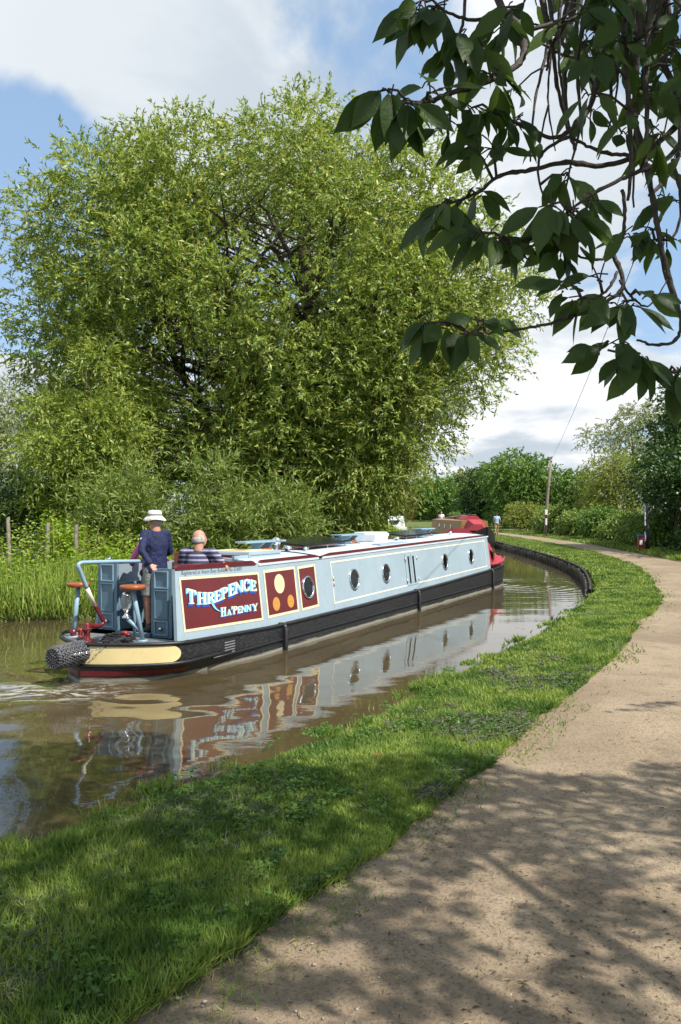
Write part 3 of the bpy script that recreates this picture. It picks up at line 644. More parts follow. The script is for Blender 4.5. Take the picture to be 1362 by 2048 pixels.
for j_, (x, y) in enumerate(((7.5, 178), (12.5, 180), (17.5, 176), (22.5, 172), (27, 160), (31, 140), (27.5, 115), (22, 104), (-1, 124), (-9, 118), (-17, 122), (2.5, 150))):
    broad(('far rounded bush hard behind the person in orange', 'far bush between the person in orange and the cruiser', 'far bush under the hazy tree', 'far bush left of the moored boat stern', 'far bush above the moored boat roof', 'far bush behind the dark tree of the clump', 'bush filling the foot of the clump at its left', 'bush filling the foot of the clump behind the walker',
           'bush on the far shore behind the willow', 'bush on the far shore left of the willow trunk', 'leftmost bush on the far shore', 'bush on the shore behind the white cruiser')[j_], x, y, 4.2, 4.6+.5*math.sin(j_*2), M['hedge' if j_ % 2 else 'green'], 'bushes far behind the bend', n=14, L=.36, name='bush', cat='bush', b=-.2, ns=60)
hx = [(16.9, 72.5, 2.2, 2.9, 'pale flowering hedge bush right beside the man on the path', 'lime'), (16.9, 63.5, 1.9, 2.5, 'light green hedge bush left of the telegraph pole', 'hedge'), (17.0, 57, 1.7, 2.0, 'hedge bush right behind the notice post', 'hedge'),
      (16.9, 51, 1.9, 2.15, 'dense green hedge bush third from the telegraph pole', 'green'), (16.4, 46, 1.7, 1.75, 'bright leafy hedge bush in the middle of the hedge', 'hedge'), (16.0, 42, 1.6, 1.8, 'sunlit hedge bush left of the red bin', 'hedge'),
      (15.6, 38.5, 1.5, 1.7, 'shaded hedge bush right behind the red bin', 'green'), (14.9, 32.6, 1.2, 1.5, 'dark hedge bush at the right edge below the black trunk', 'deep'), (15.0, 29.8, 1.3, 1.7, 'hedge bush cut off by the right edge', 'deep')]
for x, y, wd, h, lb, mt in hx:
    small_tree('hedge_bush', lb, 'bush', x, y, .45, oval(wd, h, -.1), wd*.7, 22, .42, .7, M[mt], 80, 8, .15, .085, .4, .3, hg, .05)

# ------------------------------------------------------------------ far bank undergrowth
def ug(P): return np.where(inview(P, .25), np.clip(15/np.hypot(P[:, 0], P[:, 1]), 0, 1)**2, 0)
seg_ = (LB[:, 1] > 12) & (LB[:, 1] < 60) & (LB[:, 0] > -14)
LA, LN_ = LB[seg_], ln[seg_]
Pn = strip_points(LA+LN_*.25, LA+LN_*4.2, 5200, ug); n = len(Pn)
kk = 13; dl = np.sqrt(((Pn[:, None]-LA[None])**2).sum(-1)).min(1)
hh = np.interp(dl, [.2, 1.2, 3, 4.5], [.5, .95, 1.25, 1.3])*rng.uniform(.65, 1.1, n)*(1+.16*noise2(Pn, 1.6, 4))
zb = np.interp(dl, [0, .3, 1, 2.5], [.1, .25, .45, .6])
u = np.linspace(.25, 1, kk); Pl = np.repeat(np.column_stack([Pn, zb]), kk, 0); Pl[:, 2] += (hh[:, None]*u[None]).ravel(); Pl[:, :2] += rng.normal(0, .06, (len(Pl), 2))
a = rng.uniform(0, 6.28, len(Pl)); Dn = np.column_stack([np.cos(a), np.sin(a), rng.normal(-.25, .3, len(Pl))])
tag(leaf_obj('nettles', [(Pl, Dn, rng.uniform(.07, .13, len(Pl)), rng.uniform(.04, .07, len(Pl)), np.tile([0, 0, 1.], (len(Pl), 1)))], M['nettle']), 'dense bright green nettles on the far bank', 'nettles', kind='stuff')
Pr = strip_points(LA-LN_*.1, LA+LN_*1.5, 26000, ug); n = len(Pr); dl = np.sqrt(((Pr[:, None]-LA[None])**2).sum(-1)).min(1)
Dr = np.column_stack([rng.normal(0, .22, n), rng.normal(0, .22, n), np.ones(n)])
tag(leaf_obj('reeds', [(np.column_stack([Pr, np.interp(dl, [0, .3, 1], [.0, .2, .4])]), Dr, rng.uniform(.35, .95, n), rng.uniform(.018, .03, n))], M['reed']), 'tall grass and reeds at the far water edge', 'reeds', kind='stuff')
Ps = strip_points(LA+LN_*1.4, LA+LN_*4, 500, ug); n = len(Ps)
tag(leaf_obj('dry_stalks', [(np.column_stack([Ps, np.full(n, .6)]), np.column_stack([rng.normal(0, .3, n), rng.normal(0, .2, n), np.ones(n)]), rng.uniform(1.0, 1.75, n), rng.uniform(.012, .02, n))], M['straw']), 'dry straw stalks standing above the nettles', 'stalks', kind='stuff')
fp = 'fence posts among the nettles'
for (a, b, Yd, lb) in ((20, 1035, 18.5, 'leaning fence post leftmost among the nettles'), (93, 1046, 18.0, 'middle fence post half hidden by nettles'), (151, 1050, 17.6, 'weathered fence post nearest the boat stern')):
    q = MB(); zt = wz(b, Yd); hgt_ = zt-.6
    q.loft([[(.05*math.cos(k*math.pi/4)*(1-.1*f), .05*math.sin(k*math.pi/4), f*hgt_+(.02*math.cos(k*math.pi/4) if f == 1 else 0)) for k in range(8)] for f in (0, .3, .7, 1)])
    o = q.build('fence_post', M['plain_wood']); o.location = (wx(a, Yd), Yd, .6); o.rotation_euler = (0, R(random.uniform(-4, 4)), 0); tag(o, lb, 'fence post', fp)
#PART2
# ------------------------------------------------------------------ timber and sheet piling on the outer bend
k0 = int(np.argmin(np.abs(BANK[:, 1]-18.6))); k1 = int(np.argmin(np.abs(BANK[:, 1]-84.5)+(BANK[:, 0] > 9)*5))
PB = BANK[k0:k1]; seg = np.r_[0, np.cumsum(np.linalg.norm(np.diff(PB, axis=0), axis=1))]; LTOT = seg[-1]
def along(d): return np.array([np.interp(d, seg, PB[:, 0]), np.interp(d, seg, PB[:, 1])])
pil = thing('bank_piling', (*along(0), 0), 0, 'dark ribbed piling holding up the outer bank of the bend', 'bank edging')
q = MB(); o0 = Vector((*along(0), 0)); top_, bot_ = [], []
nz = int(LTOT/.09)
for k in range(nz+1):
    d = LTOT*k/nz; p = along(d); t_ = along(min(d+.05, LTOT))-along(max(d-.05, 0)); t_ = t_/np.linalg.norm(t_); nn = np.array([-t_[1], t_[0]])
    off = .09+(.07 if (k//2) % 2 else 0); zt = .335+.012*math.sin(d*1.7)+random.uniform(-.006, .006)
    e = p+nn*off; top_.append(Vector((e[0], e[1], zt))-o0); bot_.append(Vector((e[0], e[1], -.5))-o0)
q.loft([bot_, top_], closed=False)
q.build('pile_sheet', M['dark_wood'], pil)
M['stake'] = simple('grey_stake', (.13, .115, .095), .85, var=.4, scale=6, bump=.4)
q = MB()
for d in np.arange(.1, LTOT-.1, .42):
    p = along(d); t_ = along(min(d+.05, LTOT))-along(max(d-.05, 0)); t_ = t_/np.linalg.norm(t_); e = p+np.array([-t_[1], t_[0]])*.19; zt = .30+random.uniform(-.03, .03)
    q.tube([Vector((e[0], e[1], -.4))-o0, Vector((e[0], e[1], zt))-o0], random.uniform(.035, .05), 6)
so = q.build('stakes', M['stake'], pil, True); so['kind'] = 'stuff'
q = MB()
for zz_, r_c in ((.345, .035),):
    q.tube([Vector((*(along(d)+0), zz_))-o0+Vector((-.13, 0, random.uniform(-.006, .006))) for d in np.linspace(0, LTOT, 160)], r_c, 6)
q.build('waling_rail', M['dark_wood'], pil, True)

# ------------------------------------------------------------------ people
def ring(c, u, v, n=14): return [Vector(c)+Vector(u)*math.cos(2*math.pi*k/n)+Vector(v)*math.sin(2*math.pi*k/n) for k in range(n)]
def fuse(q, name, mat, parent, voxel=.012, smooth=4):
    """fuses overlapping shapes into one continuous skin"""
    me = bpy.data.meshes.new('tmp'); me.from_pydata(q.v, [], q.f); me.update()
    bm = bmesh.new(); bm.from_mesh(me); bmesh.ops.recalc_face_normals(bm, faces=bm.faces); bm.to_mesh(me); bm.free()
    o = bpy.data.objects.new('tmp', me); COL.objects.link(o)
    r = o.modifiers.new('r', 'REMESH'); r.mode = 'VOXEL'; r.voxel_size = voxel
    s_ = o.modifiers.new('s', 'SMOOTH'); s_.iterations = smooth; s_.factor = .5
    bpy.context.view_layer.update()
    dg = bpy.context.evaluated_depsgraph_get(); m2 = bpy.data.meshes.new_from_object(o.evaluated_get(dg))
    bpy.data.objects.remove(o); m2.materials.clear()
    return link(name, m2, mat, parent, True)
def limb(q, pts, rad):
    pts = [Vector(p) for p in pts]; P_, R_ = [], []
    for i in range(len(pts)-1):
        for f in (0, .5): P_.append(pts[i].lerp(pts[i+1], f)); R_.append(rad[i]*(1-f)+rad[i+1]*f)
    P_.append(pts[-1]); R_.append(rad[-1]); q.tube(P_, R_, 10)
    for p, r in ((pts[0], rad[0]), (pts[-1], rad[-1])): q.ell(p, (r, r, r), 10, 6)
def hand(q, w, d, side, k=1.0, curl=.6):
    """palm with four curled fingers and a thumb; w wrist, d direction of the hand"""
    w, d = Vector(w), Vector(d).normalized(); s = Vector(side).normalized(); n = d.cross(s).normalized()
    q.loft([ring(w+d*a*k, s*b*k, n*c*k, 10) for a, b, c in ((-.01, .026, .02), (.03, .038, .018), (.075, .041, .015), (.09, .036, .012))])
    for i, L_ in enumerate((.066, .076, .071, .056)):
        a = w+d*.085*k+s*(.030-.020*i)*k; b = a+d*L_*.45*k+n*L_*.25*curl*k; c = b+d*L_*.2*k+n*L_*.45*curl*k
        q.tube([a-d*.012*k, a, b, c], [.0095*k, .0095*k, .0088*k, .007*k], 7)
    a = w+d*.025*k+s*.034*k; q.tube([a-s*.012*k, a, a+d*.03*k+s*.022*k+n*.012*k, a+d*.056*k+s*.02*k+n*.028*k], [.012*k, .012*k, .0105*k, .008*k], 7)
def head_shape(q, c, yaw, k=1.0):
    """c = centre of the skull; the face looks along +y turned by yaw"""
    rt = Matrix.Rotation(yaw, 3, 'Z'); c = Vector(c); f = lambda x, y, z: c+rt @ Vector((x*k, y*k, z*k))
    q.ell(f(0, -.012, .02), (.076*k, .095*k, .10*k), 16, 10, rt); q.ell(f(0, .03, -.045), (.060*k, .066*k, .075*k), 14, 9, rt)
    q.ell(f(0, .055, -.088), (.030*k, .026*k, .022*k), 10, 6, rt)
    q.loft([ring(f(0, .088, .022), rt @ Vector((.008*k, 0, 0)), rt @ Vector((0, .01*k, 0)), 8), ring(f(0, .102, -.01), rt @ Vector((.013*k, 0, 0)), rt @ Vector((0, .012*k, 0)), 8), ring(f(0, .103, -.026), rt @ Vector((.017*k, 0, 0)), rt @ Vector((0, .016*k, .003*k)), 8)])
    q.ell(f(0, .086, -.056), (.024*k, .012*k, .007*k), 10, 5, rt)
    for s in (-1, 1):
        q.ell(f(.077*s, -.008, -.008), (.010*k, .022*k, .033*k), 8, 6, rt @ Matrix.Rotation(.25*s, 3, 'Z'))
        q.ell(f(.031*s, .080, .012), (.016*k, .012*k, .010*k), 8, 5, rt)
def person(loc, rz, label, J, top_mat, bot_mat, k=1.0, sleeve=1.0, short_len=.6, hatted=False, hair=None, yaw=0.0, vox=.012, shoes=True, hide_legs=False, bald=False, group=None, jacket=False):
    """J: joints in the person's own frame (x right, y forward, z up)"""
    o = thing('person', loc, rz, label, 'person', group)
    V_ = {a: Vector(b)*k for a, b in J.items()}
    q = MB()                                            # body: one skin
    head_shape(q, V_['head'], yaw, k)
    q.tube([V_['neck']-Vector((0, 0, .06*k)), V_['neck'], V_['head']+Vector((0, -.01*k, -.06*k))], [.075*k, .066*k, .060*k], 12)
    ch, pe = V_['chest'], V_['pelvis']; sh = (V_['shR']-V_['shL']); sx = sh.normalized(); fy_ = Vector((0, 0, 1)).cross(sx).normalized()
    q.loft([ring(pe.lerp(ch, f), sx*a*k, fy_*b*k) for f, a, b in ((-.2, .10, .09), (0, .155, .115), (.5, .14, .10), (1.0, .165, .115), (1.35, .14, .095), (1.6, .06, .06))])
    for S in 'LR':
        limb(q, [V_['sh'+S], V_['el'+S], V_['wr'+S]], [.052*k, .040*k, .027*k])
        dr = (V_['wr'+S]-V_['el'+S]).normalized(); hd = V_.get('hd'+S, dr); hd = hd.normalized()
        sd_ = V_.get('sd'+S, Vector((0, 1, 0))); hand(q, V_['wr'+S], hd, (sd_-hd*sd_.dot(hd)).normalized(), k)
        if not hide_legs:
            limb(q, [V_['hip'+S], V_['kn'+S], V_['an'+S]], [.082*k, .053*k, .036*k])
            a_, b_ = V_['an'+S], V_['to'+S]; q.loft([ring(a_.lerp(b_, f)+Vector((0, 0, -.03*k)), sx*w_*k, Vector((0, 0, h_*k))) for f, w_, h_ in ((-.35, .028, .03), (0, .038, .045), (.6, .043, .03), (1.0, .03, .018))])
    fuse(q, 'body', M['skin'], o, vox, 3)
    q = MB(); e = .016                                   # upper garment over torso and arms
    low = -.28 if jacket else -.12
    q.loft([ring(pe.lerp(ch, f), sx*(a+e)*k, fy_*(b+e)*k) for f, a, b in ((low, .165, .125), (0, .16, .12), (.5, .15, .11), (1.0, .17, .12), (1.35, .15, .10), (1.62, .075, .07))])
    for S in 'LR':
        a_, b_, c_ = V_['sh'+S], V_['el'+S], V_['wr'+S]
        if sleeve >= 1: limb(q, [a_, b_, b_.lerp(c_, .93)], [.063*k, .055*k, .043*k])
        else: q.ell(a_, (.068*k,)*3, 10, 6); q.tube([a_, a_.lerp(b_, .5), a_.lerp(b_, sleeve)], [.070*k, .066*k, .064*k], 12)
        q.tube([V_['neck']-Vector((0, 0, .07*k)), a_], [.055*k, .06*k], 8)
    fuse(q, 'jacket' if jacket else 'shirt', top_mat, o, vox, 3)
    if not hide_legs:
        q = MB(); q.loft([ring(pe.lerp(ch, f), sx*a*k, fy_*b*k) for f, a, b in ((-.32, .15, .12), (-.1, .168, .132), (.12, .16, .122))])
        for S in 'LR':
            a_, b_ = V_['hip'+S], V_['kn'+S]; q.ell(a_, (.1*k, .1*k, .1*k), 10, 6); q.tube([a_, a_.lerp(b_, short_len*.5), a_.lerp(b_, short_len)], [.098*k, .09*k, .088*k], 12)
            if short_len > 1: q.tube([b_, V_['an'+S]], [.07*k, .06*k], 10)
        fuse(q, 'shorts' if short_len < 1.1 else 'trousers', bot_mat, o, vox, 3)
        if shoes:
            for S in 'LR':
                q = MB(); a_, b_ = V_['an'+S], V_['to'+S]
                q.loft([ring(a_.lerp(b_, f)+Vector((0, 0, -.028*k)), sx*w_*k, Vector((0, 0, h_*k))) for f, w_, h_ in ((-.45, .032, .036), (-.1, .045, .05), (.35, .05, .045), (.8, .05, .035), (1.12, .035, .024))])
                q.tube([a_-Vector((0, 0, .02*k)), a_+Vector((0, 0, .05*k))], [.05*k, .046*k], 10)
                fuse(q, 'shoe', M['shoe'], o, vox, 2)
    rt = Matrix.Rotation(yaw, 3, 'Z'); hc = V_['head']
    if hair:
        q = MB()
        if bald:                                         # a fringe round the back and sides
            for a in np.linspace(-2.15, 2.15, 17):
                q.ell(hc+rt @ Vector((.070*math.sin(a), -.012-.087*math.cos(a), -.018))*k, (.016*k, .016*k, .046*k), 8, 6); q.ell(hc+rt @ Vector((.064*math.sin(a), -.012-.078*math.cos(a), .03))*k, (.013*k, .013*k, .03*k), 8, 6)
        else:
            q.ell(hc+rt @ Vector((0, -.02, .035))*k, (.084*k, .098*k, .092*k), 14, 9); q.ell(hc+rt @ Vector((0, -.045, -.03))*k, (.075*k, .066*k, .075*k), 12, 8)
        fuse(q, 'hair', hair, o, vox*.8, 2)
    if hatted:
        q = MB(); B_ = hc+Vector((0, -.005, .035))*k
        prof = [(.165, -.045), (.168, -.040), (.135, -.012), (.108, .012), (.106, .03), (.100, .072), (.088, .088), (.05, .094), (.001, .094)]
        n = 26; rr = [[B_+Vector((r_*math.cos(2*math.pi*j/n)*.95, r_*math.sin(2*math.pi*j/n), h_+(.010*math.sin(3*2*math.pi*j/n+1) if r_ > .12 else 0)))*1.0 for j in range(n)] for r_, h_ in prof]
        rr = [[B_+(p-B_)*k for p in r] for r in rr]
        q.loft(rr, cap=False); inner = [[p+Vector((0, 0, -.004)) if i_ < 4 else B_+(p-B_)*.96 for p in r] for i_, r in enumerate(rr)]; q.loft(inner, cap=False)
        h_ = q.build('bucket_hat', M['hat'], o, True)
        q = MB(); q.loft([[B_+Vector((r_*.95*math.cos(2*math.pi*j/n), r_*math.sin(2*math.pi*j/n), z_))*k for j in range(n)] for r_, z_ in ((.1085, .016), (.1078, .030), (.1062, .040))], cap=False); q.build('hat_band', M['grey_cloth'], h_, True)
    return o
STAND = dict(pelvis=(0, 0, .93), chest=(0, .0, 1.24), neck=(0, -.005, 1.48), head=(0, .02, 1.61), shL=(-.17, 0, 1.395), shR=(.17, 0, 1.395), elL=(-.25, -.02, 1.12), elR=(.25, -.02, 1.12), wrL=(-.24, .06, .89), wrR=(.24, .06, .89),
             hipL=(-.09, 0, .88), hipR=(.09, 0, .88), knL=(-.10, .02, .49), knR=(.10, .02, .49), anL=(-.10, 0, .085), anR=(.10, 0, .085), toL=(-.12, .16, .04), toR=(.12, .16, .04))
def world_face(dx, dy): return math.atan2(dy, dx)-math.pi/2       # rotation that turns +y to (dx,dy)

DECK = .45
# helmsman: looks out over the far bank, arm behind him on the tiller
J = dict(STAND); J.update(elL=(-.27, -.13, 1.16), wrL=(-.20, -.27, .985), hdL=(.12, -.3, -.35), sdL=(1, 0, .1), elR=(.25, .05, 1.13), wrR=(.17, .24, 1.05), head=(0, .03, 1.60))
hm = person(bw(.74, -.06, DECK), world_face(-.62, .78), 'helmsman in white bucket hat and navy jacket, hand on the tiller', J, M['navy'], M['grey_cloth'], .985, short_len=.92, hatted=True, hair=M['hair'], yaw=.35, jacket=True)
badge = MB(); badge.ell((0, 0, 0), (.018, .006, .014), 8, 5); bd = badge.build('badge', M['white'], None, True); bd.parent = hm; bd.location = (-.245, -.072, 1.31)
# woman in pink, mostly hidden by him
J = dict(STAND); J.update(wrL=(-.22, .22, 1.02), elL=(-.37, .0, 1.12), neck=(.05, 0, 1.47), head=(.09, .02, 1.58), wrR=(.15, .26, 1.0))
person(bw(1.14, .35, DECK), world_face(-.8, .6), 'person in a pink top standing half hidden behind the helmsman', J, M['pink'], M['grey_cloth'], .90, short_len=.95, hair=M['brown_hair'])
# seated passenger, forearm on the cabin side
SIT = dict(pelvis=(0, 0, .08), chest=(0, .03, .38), neck=(0, .03, .62), head=(.01, .055, .735), shL=(-.20, .02, .55), shR=(.20, .02, .55), elL=(-.29, .10, .28), wrL=(-.16, .30, .20), elR=(.37, .10, .33), wrR=(.34, .30, .385), hdR=(-.2, .5, -.05), sdR=(-1, -.3, 0),
           hipL=(-.1, .05, .06), hipR=(.1, .05, .06), knL=(-.14, .46, .08), knR=(.14, .46, .08), anL=(-.14, .48, -.34), anR=(.14, .48, -.34), toL=(-.15, .63, -.39), toR=(.15, .63, -.39))
person(bw(1.12, -.50, .985), world_face(.18, .98), 'balding grey-haired man in a striped polo shirt, elbow on the cabin side', SIT, M['polo'], M['grey_cloth'], 1.04, sleeve=.66, short_len=.95, hair=M['hair'], yaw=-.75, bald=True)
# walkers
WALK = dict(STAND); WALK.update(knR=(.09, .16, .50), anR=(.09, .12, .10), toR=(.09, .27, .05), knL=(-.09, .0, .49), anL=(-.09, -.14, .11), toL=(-.09, .0, .04), elR=(.27, -.10, 1.13), wrR=(.25, .02, .90), elL=(-.28, .06, 1.13), wrL=(-.22, .25, 1.02))
person((12.75, 65, .42), world_face(.1, 1), 'man in light blue shirt and beige shorts walking along the towpath', WALK, M['sky_shirt'], M['khaki'], 1.03, sleeve=.6, short_len=.9, hair=M['brown_hair'], vox=.018)
person((13.25, 146, .75), world_face(-.2, -1), 'person in bright orange on the far grass beyond the bend', WALK, M['orange'], M['orange'], 1.0, sleeve=.8, short_len=1.0, hair=M['brown_hair'], vox=.03)

# ------------------------------------------------------------------ the narrowboat
RZ = math.atan2(DV[1], DV[0])
nb = thing('narrowboat', (BO[0], BO[1], 0), RZ, 'pale blue narrowboat with maroon name panel cruising past', 'boat')
GS = [(-1.2, .50), (.1, .47), (2.3, .40), (5.47, .41), (9.83, .465), (14.0, .55), (15.5, .62), (17.2, .95)]
RS = [(-1, 1.40), (.16, 1.385), (2.2, 1.345), (4.1, 1.352), (5.74, 1.372), (9.5, 1.42), (14.03, 1.47), (18, 1.5)]
def gun(s): return float(np.interp(s, *zip(*GS)))
def rof(s): return float(np.interp(s, *zip(*RS)))
def beam(s):
    if s < .25: x = min((.25-s)/.87, 1); return 1.04*max(1-x**1.75, 0)**.82
    if s > 14.5: x = min((s-14.5)/2.6, 1); return 1.04*max(1-x**2.1, 0)**.8
    return 1.04
def side(s, z, off=0.0, far=False):
    g, r = gun(s), rof(s); v = (z-g)/(r-g); t = -.955+.115*v-off
    return Vector((s, -t if far else t, z+off*.12))
BOW, STN = 17.1, -.62
# hull: sheer plan lofted from stern to stem, flared counter
ss_ = np.concatenate([STN+.87*(1-np.cos(np.linspace(0, math.pi/2, 22))), np.linspace(.3, 14.4, 34), 14.5+2.6*np.sin(np.linspace(.02, math.pi/2, 18))])
levels = [-.35, -.05, .06, .15, .19, .30, None]
def hull_pt(s, lv, sg):
    g = gun(s); z = g if lv is None else lv*(g/.45 if lv > .1 and (s > 14 or s < .4) else 1); b = beam(s)
    k = 1.0
    if s < 2 and z < .2: k = 1-.20*min(1, (.2-z)/.2)*min(1, (2-s)/1.9)**1.5
    if s > 14.5: k = 1-.10*(g-z)*(s-14.5)/2
    return Vector((s-(max(0, (s-14.5))*.05*(g-z)), sg*b*k, z))
q = MB()
for sg in (-1, 1): q.loft([[hull_pt(s, lv, sg) for lv in levels] for s in ss_], closed=False, cap=False)
hull = q.build('hull', M['hull'], nb, True)
# gunwale rail, rubbing strakes
def rail(name, zf, rad, mat, s0, s1, parent, out=.012, sides=(-1, 1)):
    q = MB()
    for sg in sides:
        q.tube([Vector((s, sg*(beam(s)+out), zf(s))) for s in ss_ if s0 <= s <= s1], rad, 8)
    return q.build(name, mat, parent, True)
rail('gunwale_rail', lambda s: gun(s)-.012, .026, M['black'], -2, 18, hull, .0)
rail('rubbing_strake', lambda s: .165+max(0, s-14)*.05+max(0, .3-s)*.02, .017, M['black'], .4, 17.0, hull)
rail('stern_strake', lambda s: .205, .026, M['black'], -2, 1.2, hull, .0)

# decks
q = MB(); dk = [s for s in ss_ if s < .62]; q.loft([[Vector((s, -beam(s), gun(s)-.02)), Vector((s, 0, gun(s)-.015)), Vector((s, beam(s), gun(s)-.02))] for s in dk], closed=False, cap=False); q.build('stern_deck', M['steel'], nb)
q = MB(); q.loft([[Vector((s, -.99, .36)), Vector((s, .99, .36))] for s in (.55, 1.4, 2.2)], closed=False, cap=False); q.build('well_floor', M['black'], nb)
q = MB()
for sg in (-1, 1): q.loft([[Vector((s, sg*beam(s), gun(s)-.004)), Vector((s, sg*.93, gun(s)-.002))] for s in np.linspace(.05, 14.1, 40)], closed=False, cap=False)
q.build('side_deck', M['black'], nb)
q = MB(); dk = [s for s in ss_ if s > 14]; q.loft([[Vector((s, -beam(s), gun(s)-.03)), Vector((s, 0, gun(s)-.02)), Vector((s, beam(s), gun(s)-.03))] for s in dk], closed=False, cap=False); q.build('fore_deck', M['red_paint'], nb)
# painted band round the stern: cream, rounded fore end; maroon under it
def band(name, z0, z1, s1, mat, rnd):
    q = MB(); S_ = [s for s in ss_ if s < s1]+[s1]
    for sg in (-1, 1):
        pts = []
        for s in S_+([s1+rnd*math.sin(a) for a in np.linspace(.15, math.pi/2, 8)] if rnd else []):
            f = 1.0
            if rnd and s > s1: f = math.sqrt(max(1-((s-s1)/rnd)**2, .0))
            zm, hz = (z0(s)+z1(s))/2, (z1(s)-z0(s))/2*f; b = beam(s)+.004
            nv = Vector((0, sg, 0)) if s > .45 else Vector((-.7, sg, 0)).normalized()
            pts.append([Vector((s, sg*beam(s), zm-hz))+nv*.005, Vector((s, sg*beam(s), zm+hz))+nv*.005])
        q.loft(pts, closed=False, cap=False)
    return q.build(name, mat, hull, True)
band('cream_band', lambda s: .225, lambda s: gun(s)-.035, -.02, M['cream_band'], .13)
q = MB(); S_ = [s for s in ss_ if s < .5]
for sg in (-1, 1): q.loft([[hull_pt(s, lv, sg)+Vector((-.004 if s < 0 else 0, sg*.005, 0)) for lv in (.075, .10, .135)] for s in S_], closed=False, cap=False)
q.build('maroon_band', M['maroon'], hull, True)
# louvred vent
q = MB()
for k in range(5): q.box((1.12, -1.048, .33-k*.036+.0), (.24, .016, .012), Matrix.Rotation(.5, 3, 'X'))
q.build('hull_vent', M['steel'], hull)

# cabin sides (far side starts further forward, beside the well)
def skin(name, s0, s1, z0f, z1f, off, mat, parent, ns=2, far=False, thick=0.0):
    q = MB(); S_ = np.linspace(s0, s1, ns)
    ring_ = []
    for s in S_:
        a, b = side(s, z0f(s), off, far), side(s, z1f(s), off, far); r = [a, b]
        if thick:
            sg = -1 if far else 1; r += [b+Vector((0, sg*thick, 0)), a+Vector((0, sg*thick, 0))]
        ring_.append(r)
    q.loft(ring_, closed=bool(thick), cap=bool(thick)); return q.build(name, mat, parent)
cab = skin('cabin_side', .34, 14.03, lambda s: gun(s), lambda s: rof(s), 0, M['blue'], nb, 60, False, .05)
q = MB(); q.loft([[side(.34, z), side(.34, z)+Vector((0, .05, 0)), side(f, z)+Vector((0, .05, 0)), side(f, z)] for z, f in ((gun(.2), .10), (1.385, .19))]); q.build('cabin_wing', M['blue'], nb)
skin('cabin_side', .62, 14.03, lambda s: gun(s), lambda s: rof(s), 0, M['blue'], nb, 60, True, .05)
# roof, cambered, from the hatch bulkhead forward
q = MB(); S_ = np.linspace(2.15, 14.10, 50); cr = np.linspace(-1, 1, 11)
q.loft([[Vector((s, c*.855, rof(s)+.006+.075*(1-c*c))) for c in cr]+[Vector((s, c*.855, rof(s)-.03+.06*(1-c*c))) for c in cr[::-1]] for s in S_]); roof = q.build('roof', M['roof'], nb, True)
for pol in roof.data.polygons: pol.use_smooth = abs(pol.normal.z) > .8
def rz_(s, t): return rof(s)+.006+.075*(1-(t/.855)**2)
# maroon handrails along the roof edges
for far in (False, True):
    for (s0, s1) in ((.19, 2.08), (2.2, 4.02), (4.18, 14.05)):
        if far and s0 < 1: s0 = .62
        q = MB(); sg = 1 if far else -1; S_ = np.linspace(s0, s1, 30)
        q.loft([[Vector((s, sg*(.838+a), rof(s)+b-(.035 if i in (0, 29) else 0)*(b > .02))) for a, b in ((.016, -.012), (.016, .045), (-.03, .055), (-.05, .045), (-.05, .0))] for i, s in enumerate(S_)])
        q.build('handrail', M['maroon_rail'], nb)
# front and hatch bulkheads
q = MB(); q.loft([[Vector((s, t, z)) for t, z in ((-.95, gun(14)), (-.845, 1.46), (0, 1.53), (.845, 1.46), (.95, gun(14)))] for s in (13.96, 14.02)]); q.build('front_bulkhead', M['blue'], nb)
q = MB(); q.loft([[Vector((s, t, z)) for t, z in ((-.9, .36), (-.82, 1.35), (0, 1.40), (.82, 1.35), (.9, .36))] for s in (2.17, 2.23)]); q.build('hatch_bulkhead', M['shaded_blue'], nb)
cd = mb_box('cabin_door', (1.9, .36, 1.02), (.03, .36, .98), M['wood'], nb, .006); cd.rotation_euler = (0, 0, 0)
mb_box('cabin_door', (1.86, .16, 1.02), (.05, .04, .96), M['blue'], nb, .004)
# rear locker fronts either side of the gangway, with fielded panels and a knob
def locker(t0, t1, z0, z1, s=.60):
    q = MB(); w_, zc = t1-t0, (z0+z1)/2; q.box((s+.02, (t0+t1)/2, zc), (.04, w_, z1-z0)); q.box((s+.30, t1-.02 if t0 < 0 else t0+.02, zc-.15), (.56, .04, z1-z0-.3)); o = q.build('rear_locker', M['shaded_blue'], nb, bevel=.003)
    H_ = z1-z0; mid = (t0+t1)/2; pw = w_*.62
    for a, b in ((.045, .24), (.72, .955), (.28, .68)):
        q = MB(); za, zb_ = z0+H_*a, z0+H_*b; zc2 = (za+zb_)/2; hz = zb_-za
        for tt in (mid-pw/2, mid+pw/2): q.box((s-.008, tt, zc2), (.016, .018, hz))
        for z_ in (za, zb_): q.box((s-.008, mid, z_), (.0158, pw+.018, .018))
        q.build('panel_moulding', M['shaded_blue'] if b < .7 and a > .25 else M['blue_frame'], o, bevel=.003)
    q = MB(); q.lathe((s, mid, z0+H_*.13), [(.012, 0), (.012, .015), (.026, .02), (.026, .035), (.014, .042)], (-1, 0, 0), 12); q.build('knob', M['chrome'], o, True)
    return o
locker(-.46, -.10, .40, 1.352); locker(.52, .875, .45, 1.42)
q = MB(); q.box((1.5, .86, .75), (1.1, .04, .65)); q.box((1.4, .67, .76), (1.5, .34, .06)); q.build('bench', M['shaded_blue'], nb)
q = MB(); q.box((1.4, -.62, .94), (1.5, .4, .06)); q.box((1.4, -.44, .64), (1.5, .04, .56)); q.build('bench', M['shaded_blue'], nb)
mb_box('step_sill', (.58, .2, .43), (.05, .62, .05), M['shaded_blue'], nb, .004)
